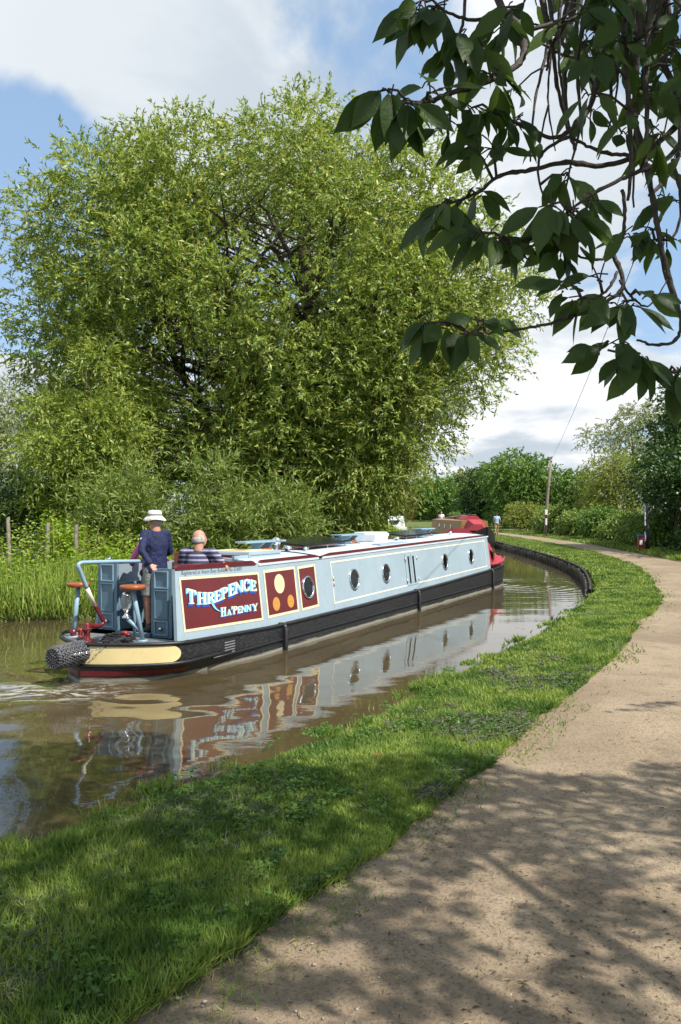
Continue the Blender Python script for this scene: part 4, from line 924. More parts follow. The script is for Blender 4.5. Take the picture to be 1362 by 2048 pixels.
# maroon panels with cream borders
def border(name, s0, s1, za0, za1, zb0, zb1, w_, off, mat, parent, open_left=False):
    """frame strips on the cabin side; z runs linearly from (zb0..zb1) bottom to (za0..za1) top"""
    q = MB(); P_ = lambda s, z: side(s, z, off)
    zt = lambda s: za0+(za1-za0)*(s-s0)/(s1-s0); zb_ = lambda s: zb0+(zb1-zb0)*(s-s0)/(s1-s0); n = max(2, int((s1-s0)/.35))
    for a in np.linspace(s0, s1, n+1)[:-1]:
        b = a+(s1-s0)/n
        q.face([P_(a, zt(a)-w_), P_(b, zt(b)-w_), P_(b, zt(b)), P_(a, zt(a))]); q.face([P_(a, zb_(a)), P_(b, zb_(b)), P_(b, zb_(b)+w_), P_(a, zb_(a)+w_)])
    for a, b in ((s0, s0+w_*1.0), (s1-w_, s1)):
        q.face([P_(a, zb_(a)+w_), P_(b, zb_(b)+w_), P_(b, zt(b)-w_), P_(a, zt(a)-w_)])
    return q.build(name, mat, parent)
def panel(name, s0, s1, za0, za1, zb0, zb1, wl):
    q = MB(); n = 6
    q.loft([[side(s, zb0+(zb1-zb0)*f, .003), side(s, za0+(za1-za0)*f, .003)] for f, s in [(k/n, s0+(s1-s0)*k/n) for k in range(n+1)]], closed=False, cap=False)
    o = q.build(name, M['maroon'], nb); border('panel_border', s0, s1, za0, za1, zb0, zb1, wl, .005, M['cream'], o); return o
pn1 = panel('name_panel', .25, 2.14, 1.275, 1.225, .565, .505, .035)
pn2 = panel('coin_panel', 2.27, 3.22, 1.24, 1.245, .512, .515, .04)
pn3 = panel('porthole_panel', 3.30, 3.90, 1.235, 1.25, .515, .53, .04)
def disc(s, z, r, mat, parent, name='coin', off=.006):
    q = MB(); n = 36; a = [side(s+r*math.cos(2*math.pi*k/n), z+r*math.sin(2*math.pi*k/n), off) for k in range(n)]
    q.face(a); o = q.build(name, mat, parent); return o
disc(2.70, 1.005, .150, M['disc_cream'], pn2); disc(2.55, .705, .105, M['gold'], pn2); disc(2.985, .705, .102, M['gold'], pn2)
border('coach_line', 4.46, 13.72, 1.258, 1.362, .512, .632, .028, .004, M['white_line'], nb)
# portholes: chrome rim standing proud, dark glass set back
for s, z, r in ((3.585, .875, .195), (5.33, .885, .202), (6.80, .90, .2), (10.33, .945, .2), (12.36, .98, .2)):
    tl = .12; ax = Vector((0, -1, tl)).normalized(); c = side(s, z, .0)
    q = MB(); u = Vector((1, 0, 0)); v = ax.cross(u).normalized(); n = 32
    q.loft([[c+ax*h+(u*math.cos(2*math.pi*k/n)+v*math.sin(2*math.pi*k/n))*rr for k in range(n)] for rr, h in ((r, .0), (r, .012), (r*.985, .022), (r*.93, .028), (r*.86, .026), (r*.82, .016), (r*.80, .004))], cap=False)
    rim = q.build('porthole', M['chrome'], nb, True)
    q = MB(); q.face([c+ax*.006+(u*math.cos(2*math.pi*k/n)+v*math.sin(2*math.pi*k/n))*r*.81 for k in range(n)]); q.build('glass', M['glass'], rim)
# side hatch doors with two slot windows
q = MB()
for s0, s1 in ((7.86, 8.165), (8.185, 8.49)):
    q.loft([[side(s, z, o_) for s, z, o_ in ((s0, .56, .003), (s0, 1.235, .003), (s0, 1.235, .010), (s0, .56, .010))]]+[[side(s, z, o_) for s, z, o_ in ((s1, .565, .003), (s1, 1.24, .003), (s1, 1.24, .010), (s1, .565, .010))]])
hd = q.build('side_hatch', M['blue'], nb)
for s0 in (8.0, 8.27):
    q = MB(); q.loft([[side(s0, z, .0115), side(s0+.085, z, .0115)] for z in (.64, .9, 1.14)], closed=False, cap=False); wn = q.build('slot_window', M['glass'], hd)
    q = MB()
    for z0, z1 in ((.60, .645), (1.135, 1.18)):
        q = MB(); q.loft([[side(s0-.012, z, .014), side(s0+.097, z, .014)] for z in (z0, z1)], closed=False, cap=False); q.build('window_end', M['chrome'], wn)
for s, zz_ in ((7.85, .66), (7.85, 1.12), (8.50, .66), (8.50, 1.12), (4.49, .86), (4.49, .95)):
    q = MB(); q.tube([side(s, zz_-.045, .018), side(s, zz_+.045, .018)], .011, 8); q.build('hinge', M['steel'], hd if s > 5 else nb, True)

# lettering: roman capitals drawn as strokes with serifs, on a wavy baseline
def loc_side(px, py):
    t_ = -.9
    for _ in range(4):
        r = np.array([(px-681)/F, 1.0]); kk_ = (t_+BO@NV)/(r@NV); p_ = r*kk_-BO; s = p_@DV; z = H-(py-HY)/F*kk_
        t_ = -.955+.115*(z-gun(s))/(rof(s)-gun(s))
    return s, z
def arc(cx, cy, r0x, r0y, r1x, r1y, a0, a1, n=9):
    A = np.radians(np.linspace(a0, a1, n)); return [[(cx+r0x*math.cos(a), cy+r0y*math.sin(a)), (cx+r1x*math.cos(a), cy+r1y*math.sin(a)), (cx+r1x*math.cos(b), cy+r1y*math.sin(b)), (cx+r0x*math.cos(b), cy+r0y*math.sin(b))] for a, b in zip(A[:-1], A[1:])]
def rc(x0, y0, x1, y1): return [[(x0, y0), (x1, y0), (x1, y1), (x0, y1)]]
def stem(x0, x1, e=.09): return rc(x0, .0, x1, 1)+[[(x0-e, 0), (x0, 0), (x0, .10), (x0-e, .06)], [(x1, 0), (x1+e, 0), (x1+e, .06), (x1, .10)], [(x0-e, .94), (x0, .90), (x0, 1), (x0-e, 1)], [(x1, .90), (x1+e, .94), (x1+e, 1), (x1, 1)]]
GL = {'T': rc(.40, 0, .62, .88)+[[(.28, 0), (.40, 0), (.40, .10), (.28, .06)], [(.62, 0), (.74, 0), (.74, .06), (.62, .10)]]+rc(.02, .88, 1.0, 1)+[[(.02, .66), (.07, .66), (.17, .88), (.02, .88)], [(.85, .88), (.95, .66), (1.0, .66), (1.0, .88)]],
      'H': stem(.12, .32)+stem(.68, .88)+rc(.32, .46, .68, .56),
      'R': stem(.12, .32)+arc(.45, .74, .22, .16, .42, .26, -90, 90)+rc(.32, .90, .45, 1)+rc(.32, .48, .45, .58)+[[(.40, .48), (.60, .50), (1.0, .0), (.78, .0)]],
      'E': stem(.12, .34)+rc(.34, .90, .86, 1)+rc(.34, .45, .70, .55)+rc(.34, 0, .90, .10)+[[(.78, .72), (.86, .72), (.86, .90), (.70, .90)], [(.72, .10), (.84, .28), (.90, .28), (.90, .10)], [(.62, .36), (.70, .36), (.70, .45), (.58, .45)], [(.58, .55), (.70, .55), (.70, .64), (.62, .64)]],
      'P': stem(.12, .34)+arc(.48, .72, .20, .17, .44, .28, -90, 90)+rc(.34, .89, .48, 1)+rc(.34, .44, .48, .55),
      'N': rc(.10, 0, .19, 1)+rc(.80, 0, .89, 1)+[[(.19, 1), (.19, .78), (.80, 0), (.80, .22)], [(.02, 0), (.10, 0), (.10, .08), (.02, .06)], [(.19, 0), (.27, 0), (.27, .06), (.19, .08)], [(.72, .94), (.80, .92), (.80, 1), (.72, 1)], [(.89, .92), (.97, .94), (.97, 1), (.89, 1)], [(.0, .94), (.10, .92), (.10, 1), (.0, 1)]],
      'C': arc(.54, .5, .28, .40, .50, .51, 42, 318, 18)+[[(.78, .62), (.92, .60), (.92, .95), (.86, .95)], [(.80, .28), (.92, .40), (.92, .30), (.86, .12)]],
      'A': [[(.10, 0), (.20, 0), (.52, .88), (.46, 1)], [(.68, 0), (.92, 0), (.56, 1), (.46, 1)], [(.30, .30), (.70, .30), (.67, .38), (.33, .38)], [(.0, 0), (.10, 0), (.13, .08), (.0, .05)], [(.20, 0), (.30, 0), (.30, .05), (.23, .08)], [(.58, 0), (.68, 0), (.66, .08), (.58, .05)], [(.92, 0), (1.02, 0), (1.02, .05), (.90, .08)]],
      'Y': rc(.42, 0, .62, .48)+[[(.42, .42), (.62, .48), (.28, 1), (.04, 1)], [(.54, .46), (.62, .48), (.92, 1), (.82, 1)], [(.32, 0), (.42, 0), (.42, .09), (.32, .06)], [(.62, 0), (.72, 0), (.72, .06), (.62, .09)], [(-.04, .95), (.08, .95), (.04, 1), (-.04, 1)], [(.74, .95), (.84, .95), (1.02, 1), (.74, 1)]],
      "'": [[(.3, .62), (.5, .62), (.8, 1), (.3, 1)]]}
#            letter  xl   xr   base-l base-r top-l top-r   (measured on an enlargement of the name, 6.81 px per photo px)
LT = [('T', 222, 345, 868, 872, 655, 690), ('H', 362, 492, 878, 878, 706, 712), ('R', 494, 606, 874, 855, 714, 704), ('E', 600, 698, 852, 815, 700, 665), ('P', 692, 786, 815, 780, 658, 622), ('E', 792, 884, 772, 735, 606, 574),
      ('N', 878, 988, 735, 706, 575, 540), ('C', 986, 1080, 706, 690, 540, 526), ('E', 1084, 1176, 692, 696, 534, 562),
      ('H', 684, 756, 1046, 1036, 920, 912), ('A', 768, 828, 1030, 1020, 950, 938), ("'", 824, 848, 1024, 1016, 905, 900), ('P', 848, 910, 1014, 1002, 906, 896), ('E', 912, 964, 1002, 992, 906, 896),
      ('N', 964, 1028, 992, 978, 898, 886), ('N', 1034, 1098, 980, 968, 886, 876), ('Y', 1106, 1190, 972, 958, 872, 858)]
def lettering(name, shifts, off, mat, parent):
    for wd in (LT[:9], LT[9:]): lettering_word(name, shifts, off, mat, parent, wd)
def lettering_word(name, shifts, off, mat, parent, LT):
    q = MB(); cnt = 0
    for dxs, dys in shifts:
        cnt += 1
        for L_, xl, xr, bl, br_, tl_, tr_ in LT:
            sc_ = 1.0 if bl < 900 else .55
            for j, pg in enumerate(GL[L_]):
                pts = []
                for (x, y) in pg:
                    X_ = xl+(xr-xl)*x+12*(1-y)*sc_*.6; b = bl+(br_-bl)*x; t_ = tl_+(tr_-tl_)*x; Y_ = b+(t_-b)*y
                    s, z = loc_side(340+(X_+dxs*sc_)/6.81, 1080+(Y_+dys*sc_)/6.81); pts.append(side(s, z, off+cnt*.0008+(j % 8)*.00008))
                q.face(pts)
    return q.build(name, mat, parent)
bl_ = [(-8, 10), (-14, 20), (-18, 30), (-22, 38)]
lettering('letter_shade', [(18, -4), (12, 0)], .0060, M['black'], pn1)
lettering('letter_block', bl_[::-1], .0082, M['royal'], pn1)
lettering('letter_face_shade', [(-22, 6), (-15, 4), (-8, 2)], .0118, M['cyan'], pn1)
lettering('lettering', [(0, 0)], .0150, M['white_line'], pn1)
q = MB(); sw = spline([(560, 850), (585, 900), (615, 938), (650, 962), (690, 975)], 5); wd_ = np.interp(np.arange(len(sw)), [0, 6, len(sw)-1], [26, 22, 6])
q.loft([[side(*loc_side(340+(x-w_/2)/6.81, 1080+(y+w_*.35)/6.81), .0158), side(*loc_side(340+(x+w_/2)/6.81, 1080+(y-w_*.35)/6.81), .0158)] for (x, y), w_ in zip(sw, wd_)], closed=False, cap=False); q.build('swash', M['cyan'], pn1)
# the small registration line above the panel
cu = bpy.data.curves.new('reg', 'FONT'); cu.body = 'Registered at Aston Boat Builders No 524001'; cu.size = .105; cu.shear = .35; cu.space_character = 1.06
to = bpy.data.objects.new('reg', cu); COL.objects.link(to); bpy.context.view_layer.update()
tm = bpy.data.meshes.new_from_object(to.evaluated_get(bpy.context.evaluated_depsgraph_get())); bpy.data.objects.remove(to)
wid = max(v.co.x for v in tm.vertices)
for v in tm.vertices:
    s = .30+v.co.x/wid*1.42; z = rof(s)-.078+v.co.y*.72; v.co = side(s, z, .004)
link('registration_text', tm, M['ink'], nb)

# tiller, swan neck
q = MB(); sw = spline([(-.50, .0, .70), (-.36, 0, .665), (-.245, -.01, .675), (-.235, -.01, .74), (-.37, 0, .94)], 6); q.tube(sw, .028, 10); q.lathe((-.50, 0, .47), [(.075, 0), (.075, .03), (.045, .07), (.04, .14), (.062, .16), (.062, .19), (.042, .21), (.05, .245), (.03, .26)], n=14); til = q.build('tiller', M['maroon'], nb, True)
mb_tube('tiller_collar', [(-.37, 0, .94), (-.445, 0, 1.07), (-.50, 0, 1.165)], .0285, M['white_line'], til, 10)
q = MB(); q.tube(spline([(-.50, 0, 1.165), (-.60, -.0, 1.36), (-.645, 0, 1.455), (-.60, 0, 1.487), (-.50, -.005, 1.49), (.0, -.03, 1.475), (.58, -.07, 1.45)], 6), [.0275]*12+[.025]*25, 10); q.build('tiller_bar', M['blue_frame'], til, True)
q = MB(); q.lathe((.57, -.07, 1.45), [(.020, 0), (.024, .03), (.019, .06), (.026, .13), (.027, .19), (.02, .235)], (.998, -.055, -.04), 12); q.build('tiller_handle', M['wood'], til, True)
q = MB(); q.ell((-.12, -.02, 1.515), (.03, .02, .018)); q.tube([(-.12, -.02, 1.50), (-.12, -.02, 1.53), (-.08, -.02, 1.545)], .008, 6); q.build('tiller_pin', M['chrome'], til, True)
# deck seats on raking posts
def seat(base, topp, r):
    q = MB(); q.tube([base, topp], [.032, .030], 10); q.lathe((base[0], base[1], base[2]-.01), [(.07, 0), (.07, .015), (.036, .02)], n=12); o = q.build('seat_post', M['blue_frame'], nb, True)
    q = MB(); q.lathe(topp, [(r*.9, 0), (r, .012), (r, .045), (r*.93, .06), (.001, .062)], n=28); q.build('stool_seat', M['wood'], o, True); return o
sp1 = seat((.06, -.42, .455), (-.06, -.36, 1.125), .165); sp2 = seat((-.12, .62, .46), (-.05, .60, 1.12), .15)
q = MB(); q.tube([(.10, -.25, .46), (.07, -.27, 1.12)], .02, 8); q.build('seat_strut', M['blue_frame'], sp1, True)
mb_tube('post_foot', [(-.125, .62, .45), (-.118, .62, .56)], .042, M['maroon'], sp2, 10)
# glass deck lantern on a bracket from the near post
q = MB(); q.tube([(.035, -.40, .58), (-.05, -.26, .74)], .026, 8); lan = q.build('lantern_bracket', M['blue_frame'], sp1, True)
q = MB(); q.lathe((-.055, -.25, .74), [(.02, 0), (.055, .01), (.06, .025), (.03, .05), (.022, .09), (.045, .11), (.05, .13), (.012, .14)], n=14); q.build('lantern_base', M['chrome'], lan, True); q = MB(); q.lathe((-.055, -.25, 1.045), [(.058, 0), (.05, .03), (.02, .045)], n=14); q.build('lantern_cap', M['chrome'], lan, True)
q = MB(); q.lathe((-.055, -.25, .87), [(.05, 0), (.066, .03), (.07, .10), (.064, .16), (.054, .18)], n=18); q.build('lantern_glass', M['clear'], lan, True)
q = MB(); q.tube([(.95, .06, .4), (.95, .06, 1.12)], .03, 10); q.lathe((.95, .06, 1.12), [(.05, 0), (.06, .04), (.05, .09), (.02, .11)], n=14); con = q.build('engine_control', M['blue_frame'], nb, True)
q = MB(); q.tube([(.92, .06, 1.19), (.82, .12, 1.26), (.78, .15, 1.27)], [.012, .012, .02], 8); q.ell((.75, .17, 1.27), (.06, .05, .055)); q.build('control_lever', M['rubber'], con, True)
# dolly, ropes
for s, t_ in ((-.18, -.34), (-.25, .36)):
    q = MB(); q.lathe((s, t_, .455), [(.05, 0), (.05, .02), (.03, .04), (.028, .10), (.045, .115), (.045, .14), (.02, .15)], n=12); q.tube([(s, t_-.07, .56), (s, t_+.07, .56)], .014, 8); q.build('mooring_dolly', M['red_paint'], nb, True)
r3 = random.Random(4); q = MB(); pts = []
for k in range(92):
    a = k*.33; rr = .12+.09*math.sin(k*.045)+r3.uniform(-.02, .02); pts.append((-.16+rr*math.cos(a)*.8, -.22+rr*math.sin(a)*1.1, .475+.0009*k*(1 if k < 90 else .4)+r3.uniform(0, .012)))
q.tube(pts, .013, 6); pts = [(-.45+.1*math.cos(k*.4)+k*.004, .25-.012*k+.05*math.sin(k*.7), .475+.02*abs(math.sin(k*.9))) for k in range(46)]; q.tube(pts, .013, 6)
rp = q.build('mooring_rope', M['rope'], None, True); rp.location = (BO[0], BO[1], 0); rp.rotation_euler = (0, 0, RZ); tag(rp, 'loose black mooring rope heaped on the stern deck', 'rope')
# stern button fender: woven cylinder slung on chains
fd = thing('stern_fender', (BO[0], BO[1], 0), RZ, 'big round knotted black rope fender slung behind the stern', 'fender')
fa, fb = Vector((-.53, .0, .375)), Vector((-1.03, .02, .36)); ax = (fb-fa).normalized(); u = ax.orthogonal().normalized(); v = ax.cross(u); L_ = (fb-fa).length
q = MB(); q.loft([[fa+ax*(L_*f)+(u*math.cos(2*math.pi*k/20)+v*math.sin(2*math.pi*k/20))*r_ for k in range(20)] for f, r_ in ((0, .10), (.05, .125), (.5, .13), (.92, .125), (1, .10))]); q.build('fender_core', M['rubber'], fd, True)
q = MB(); NA, NLn = 26, 15                                # woven strands: interlocking knuckles
for i in range(NLn):
    for k in range(NA):
        a = 2*math.pi*(k+.5*(i % 2))/NA; rr = .136 if 0 < i < NLn-1 else .128; c = fa+ax*(L_*(i+.5)/NLn)+(u*math.cos(a)+v*math.sin(a))*rr
        tv = (-u*math.sin(a)+v*math.cos(a)); dgn = (ax*(1 if (i+k) % 2 else -1)*.8+tv).normalized(); q.tube([c-dgn*.022-(u*math.cos(a)+v*math.sin(a))*.012, c+(u*math.cos(a)+v*math.sin(a))*.004, c+dgn*.022-(u*math.cos(a)+v*math.sin(a))*.012], [.010, .0125, .010], 6)
for rr, n in ((.118, 20), (.092, 15), (.064, 11), (.036, 6), (.0, 1)):
    for k in range(n):
        a = 2*math.pi*k/n+rr*9; c = fb+ax*.004+(u*math.cos(a)+v*math.sin(a))*rr; q.ell(c, (.013, .015, .015), 6, 5)
q.build('woven_cover', M['grey_rope'], fd, True)
def chain(name, a, b, n, sag, parent):
    q = MB(); a, b = Vector(a), Vector(b)
    for k in range(n):
        f0, f1 = k/n, (k+1.25)/n; p0 = a.lerp(b, f0)-Vector((0, 0, sag*4*f0*(1-f0))); p1 = a.lerp(b, min(f1, 1))-Vector((0, 0, sag*4*f1*(1-min(f1, 1)))); d_ = (p1-p0).normalized(); w_ = d_.orthogonal().normalized() if k % 2 else d_.cross(d_.orthogonal()).normalized()
        lp = [p0.lerp(p1, .5)+d_*(p1-p0).length*.5*math.cos(j*math.pi/4)+w_*.011*math.sin(j*math.pi/4) for j in range(9)]; q.tube(lp, .0035, 5, False)
    return q.build(name, M['chrome'], parent, True)
chain('chain', (-.88, -.135, .39), (-.50, -.30, .44), 17, .01, fd); chain('chain', (-.9, .03, .495), (-.58, .05, .50), 13, .0, fd)
mb_tube('fender_strop', [(-.50, -.30, .44), (-.40, -.36, .50), (-.26, -.42, .54)], .022, M['rope'], fd, 8); mb_tube('fender_strop', [(-.58, .05, .50), (-.42, .10, .53)], .018, M['rope'], fd, 8)
# side fenders hang from the gunwale
fg = 'slim fenders hanging along the hull'
for s, lb in ((2.56, 'slim black fender below the coin panel, nearest the stern'), (8.19, 'slim black fender below the side hatch, amidships'), (13.82, 'slim black fender near the bow')):
    q = MB(); g_ = gun(s); q.tube([(s, -1.075, g_-.05), (s, -1.088, g_-.09), (s, -1.088, .03), (s-.01, -1.085, -.05)], [.018, .032, .034, .024], 10)
    o = q.build('side_fender', M['rubber'], None, True); o.location = (BO[0], BO[1], 0); o.rotation_euler = (0, 0, RZ); tag(o, lb, 'fender', fg)
    q = MB(); q.tube([(s, -1.075, g_-.05), (s, -1.06, g_+.02), (s, -.96, g_+.012)], .009, 6); q.ell((s, -1.078, g_-.035), (.026, .022, .026), 8, 6); q.build('lanyard', M['grey_rope'], o, True)

# ---- roof furniture
q = MB(); z0 = rz_(2.9, .4)
for t_ in (-.44, .44): q.box((2.75, t_, 1.43), (1.35, .05, .055))
hr = q.build('hatch_runner', M['blue'], nb, bevel=.004)
q = MB(); q.box((2.95, 0, 1.475), (.95, .96, .05)); q.box((2.47, 0, 1.455), (.03, .96, .07)); sh_ = q.build('sliding_hatch', M['blue'], nb, bevel=.008)
q = MB(); q.box((2.93, 0, 1.503), (.78, .78, .006)); q.build('hatch_inlay', M['cream'], sh_); q = MB(); q.box((2.93, 0, 1.507), (.30, .30, .006)); q.build('hatch_diamond', M['gold'], sh_)
mb_box('hatch_front', (2.22, 0, 1.43), (.05, .90, .07), M['maroon'], nb, .004)
q = MB(); S_ = 4.10; q.loft([[Vector((s, c*.87, rof(s)+.012+.078*(1-c*c))) for c in cr]+[Vector((s, c*.87, rof(s)-.01+.06*(1-c*c))) for c in cr[::-1]] for s in (S_-.05, S_+.05)]); q.build('roof_drip_strip', M['black'], nb)
def vent(s, t_, r, h):
    z = rz_(s, t_); q = MB(); q.lathe((s, t_, z-.01), [(r*.5, 0), (r*.5, h*.45), (r, h*.5), (r*.95, h*.75), (r*.6, h*.95), (.001, h)], n=18); return q.build('mushroom_vent', M['chrome'], nb, True)
vent(4.25, -.10, .085, .12); vent(4.5, -.34, .04, .10); vent(9.0, -.2, .07, .10); vent(12.6, -.25, .05, .12)
gb = thing('globe_lamp', bw(4.08, .02, rz_(4.08, .02)), RZ, 'chrome ball lamp on the cabin roof by the hatch', 'lamp')
q = MB(); q.tube([(0, 0, 0), (0, 0, .12)], .03, 10); q.build('lamp_stem', M['chrome'], gb, True)
q = MB(); q.ell((0, 0, .18), (.085, .085, .085), 20, 14); q.build('globe', M['chrome'], gb, True)
def rack(s, lb, ln_=1.3, planks=True):
    """X-shaped stand carrying planks and a boathook"""
    z = rz_(s, 0); o = thing('roof_rack', bw(s, .12, z), RZ, lb, 'rack', 'roof racks on the narrowboat'); q = MB()
    for e in (-.16, .16):
        q.loft([[Vector((e+a, b, c)) for a, b in ((-.02, -.02*0-.2), (.02, -.2), (.02, .2), (-.02, .2))] for c in (-.02, .02)]); q.loft([[Vector((e+a*.02, b, c)) for a, b in ((-1, -w_), (1, -w_), (1, w_), (-1, w_))] for w_, c in ((.18, .015), (.07, .09), (.16, .17))])
    q.build('stand', M['blue_frame'], o)
    q = MB(); q.box((-.02, 0, .045), (.30, .26, .06)); q.build('drawer', M['wood'] if planks else M['brown_paint'], o, bevel=.004)
    q = MB(); q.box((-.05, -.06, .19), (ln_, .16, .03)); q.box((0.05, .12, .188), (ln_*.9, .14, .028)); q.build('plank', M['blue_frame'], o, bevel=.004)
    return o
rack(3.75, 'blue roof rack holding planks, nearest the stern'); rack(7.15, 'blue roof rack holding planks, amidships behind the white box', 1.1); rack(11.6, 'blue roof rack holding planks, nearest the bow', 1.0)
def solar(s0, s1, dz0, dz1, w_, tc_):
    q = MB(); q.loft([[Vector((s0, tc_-w_/2, rz_(s0, 0)+dz0)), Vector((s0, tc_+w_/2, rz_(s0, 0)+dz0+.06)), Vector((s0, tc_+w_/2, rz_(s0, 0)+dz0+.095)), Vector((s0, tc_-w_/2, rz_(s0, 0)+dz0+.035))], [Vector((s1, tc_-w_/2, rz_(s1, 0)+dz1)), Vector((s1, tc_+w_/2, rz_(s1, 0)+dz1+.06)), Vector((s1, tc_+w_/2, rz_(s1, 0)+dz1+.095)), Vector((s1, tc_-w_/2, rz_(s1, 0)+dz1+.035))]]); o = q.build('solar_panel', M['solar'], nb)
    q = MB()
    for s in (s0+.2, (s0+s1)/2, s1-.2):
        for t_ in (tc_-w_/2+.05, tc_+w_/2-.05): q.tube([(s, t_, rz_(s, t_)-.01), (s, t_, rz_(s, 0)+dz0+.03)], .012, 6)
    q.build('panel_leg', M['steel'], o); return o
solar(4.6, 6.5, .06, .09, .75, .1); solar(9.4, 11.1, .06, .07, .7, .1)
bx = thing('white_box', bw(8.35, .15, rz_(8.35, .15)), RZ, 'white plastic box standing on the cabin roof', 'box'); q = MB()
q.loft([[Vector((a*w_, b*w_*.9, z_)) for a, b in ((-.36, -.3), (.36, -.3), (.36, .3), (-.36, .3))] for w_, z_ in ((.92, 0), (1.0, .12), (1.04, .125), (1.04, .17), (.98, .185))]); q.build('tub', M['white'], bx, bevel=.01); mb_box('lid', (0, 0, .20), (.70, .5, .022), M['white'], bx, .008)
q = MB(); q.box((7.9, -.52, 1.455), (1.5, .20, .05)); q.build('roof_locker', M['blue'], nb, bevel=.006)
# cratch: red canvas tent over the bow well, flap rolled half open
rd = lambda s: 1.70-.12*(s-14)/2.2
q = MB(); S_ = np.linspace(14.05, 16.2, 9)
def cr_pts(s): 
    f = (s-14.05)/2.15; e = min(1, max(0, f)); eb = min(beam(s)-.05, .93); g_ = gun(s)
    return [Vector((s, -eb*(1-.0*e), g_+.05)), Vector((s, -(eb-.10)*(1-.35*e), 1.28-.42*e)), Vector((s, -.52*(1-.45*e), 1.50-.34*e)), Vector((s, -.22, rd(s)-.02-.34*e)), Vector((s, 0, rd(s)-.32*e)), Vector((s, .22, rd(s)-.02-.34*e)), Vector((s, .52*(1-.45*e), 1.50-.34*e)), Vector((s, (eb-.1)*(1-.35*e), 1.28-.42*e)), Vector((s, eb, g_+.05))]
q.loft([cr_pts(s) for s in S_], closed=False, cap=False); q.face([Vector(p) for p in cr_pts(14.05)]); q.face([Vector(p) for p in cr_pts(16.2)])
ct = q.build('cratch_cover', M['red_canvas'], nb)
q = MB(); q.loft([[Vector((14.3, -.905, 1.20)), Vector((14.95, -.80, 1.0)), Vector((14.30, -.955, .74))], [Vector((14.3, -.915, 1.20)), Vector((14.95, -.81, 1.0)), Vector((14.30, -.965, .74))]]); q.build('cratch_window', M['glass'], ct)
q = MB(); q.tube([(14.12, -.94, .66), (14.6, -.99, .68), (15.1, -.99, .72), (15.6, -.92, .80)], [.03, .045, .045, .02], 8); q.build('rolled_flap', M['red_canvas'], ct, True)

# ------------------------------------------------------------------ moored working boat beyond
mx_, my_ = 8.72, 47.4; mdir = Vector((8.55-mx_, 69-my_, 0)).normalized(); mrz = math.atan2(-mdir.y, -mdir.x)      # local +x toward its bow (toward us)
mbt = thing('narrowboat', (mx_, my_, 0), mrz, 'brown moored boat with cluttered roof lying ahead by the towpath', 'boat')
q = MB(); st_ = [(-21, .55), (-20.4, .98), (-18, 1.03), (-3, 1.03), (-1.6, .8), (-.6, .38), (0, .03)]
for sg in (-1, 1): q.loft([[Vector((s, sg*b*.96, -.3)), Vector((s, sg*b, .2)), Vector((s, sg*b, .62+max(0, s+4)**2*.045))] for s, b in st_], closed=False, cap=False)
q.loft([[Vector((s, -b, .60+max(0, s+4)**2*.045)), Vector((s, b, .60+max(0, s+4)**2*.045))] for s, b in st_], closed=False, cap=False); q.build('hull', M['black'], mbt)
q = MB(); q.loft([[Vector((s, -.95, .6)), Vector((s, -.84, 1.66)), Vector((s, 0, 1.74)), Vector((s, .84, 1.66)), Vector((s, .95, .6))] for s in (-19.5, -10, -4.2)]); cb2 = q.build('cabin', M['brown_paint'], mbt)
q = MB(); q.loft([[Vector((s, -.9+.35*f, .9+.15*f)), Vector((s, -.45+.2*f, 1.75-.3*f)), Vector((s, .45-.2*f, 1.75-.3*f)), Vector((s, .9-.35*f, .9+.15*f))] for s, f in ((-4.3, 0), (-3.0, 1))]); q.build('bow_cover', M['red_canvas'], mbt)
q = MB(); q.loft([[Vector((s, -.6, 1.70)), Vector((s, -.3, 1.98)), Vector((s, .3, 1.98)), Vector((s, .6, 1.70))] for s in (-7.5, -5.0)]); q.build('roof_cover', M['red_canvas'], mbt)
for k, (s, t_) in enumerate(((-8.5, -.87), (-11.5, -.87), (-14.5, -.87))):
    q = MB(); q.lathe((s, t_-.03, 1.2), [(.18, 0), (.18, .03), (.14, .04), (.001, .03)], (0, -1, .1), 14); q.build('porthole', M['chrome'], mbt, True)
def placed(name, bm_, mat, label, cat, group=None):
    o = bm_.build(name, mat, None, True); o.location = (mx_, my_, 0); o.rotation_euler = (0, 0, mrz); return tag(o, label, cat, group)
q = MB()
for k in range(4): q.tube([(-17+k*.7, -.3+.15*k, 1.80+.03*k), (-7+k*.6, -.1+.1*k, 1.95+.03*k)], .035, 6)
placed('boat_poles', q, M['plain_wood'], 'bundle of long wooden poles on the moored boat roof', 'poles')
q = MB(); q.box((-9.3, .1, 1.90), (1.1, .7, .34), Matrix.Rotation(.1, 3, 'Z')); q.box((-9.3, .1, 2.08), (1.16, .76, .03), Matrix.Rotation(.1, 3, 'Z')); o = placed('crate', q, M['plain_wood'], 'wooden crate amid the clutter on the moored boat roof', 'crate')
bk = thing('bicycle', (mx_, my_, 0), mrz, 'bicycle lying on the roof of the moored boat', 'bicycle')
for s in (-6.9, -5.85):
    q = MB(); q.tube([(s+.33*math.cos(a), .1+.33*math.sin(a), 2.03) for a in np.linspace(0, 2*math.pi, 21)], .02, 6, False); q.build('wheel', M['rubber'], bk, True)
q = MB(); q.tube([(-6.9, .1, 2.06), (-6.5, -.2, 2.10), (-6.0, -.22, 2.1), (-5.85, .1, 2.06)], .022, 6); q.tube([(-6.5, -.2, 2.1), (-6.42, .12, 2.08), (-6.0, -.2, 2.1)], .022, 6); q.tube([(-6.02, -.35, 2.12), (-5.9, -.35, 2.12)], .018, 6); q.build('frame', M['dark_wood'], bk, True)
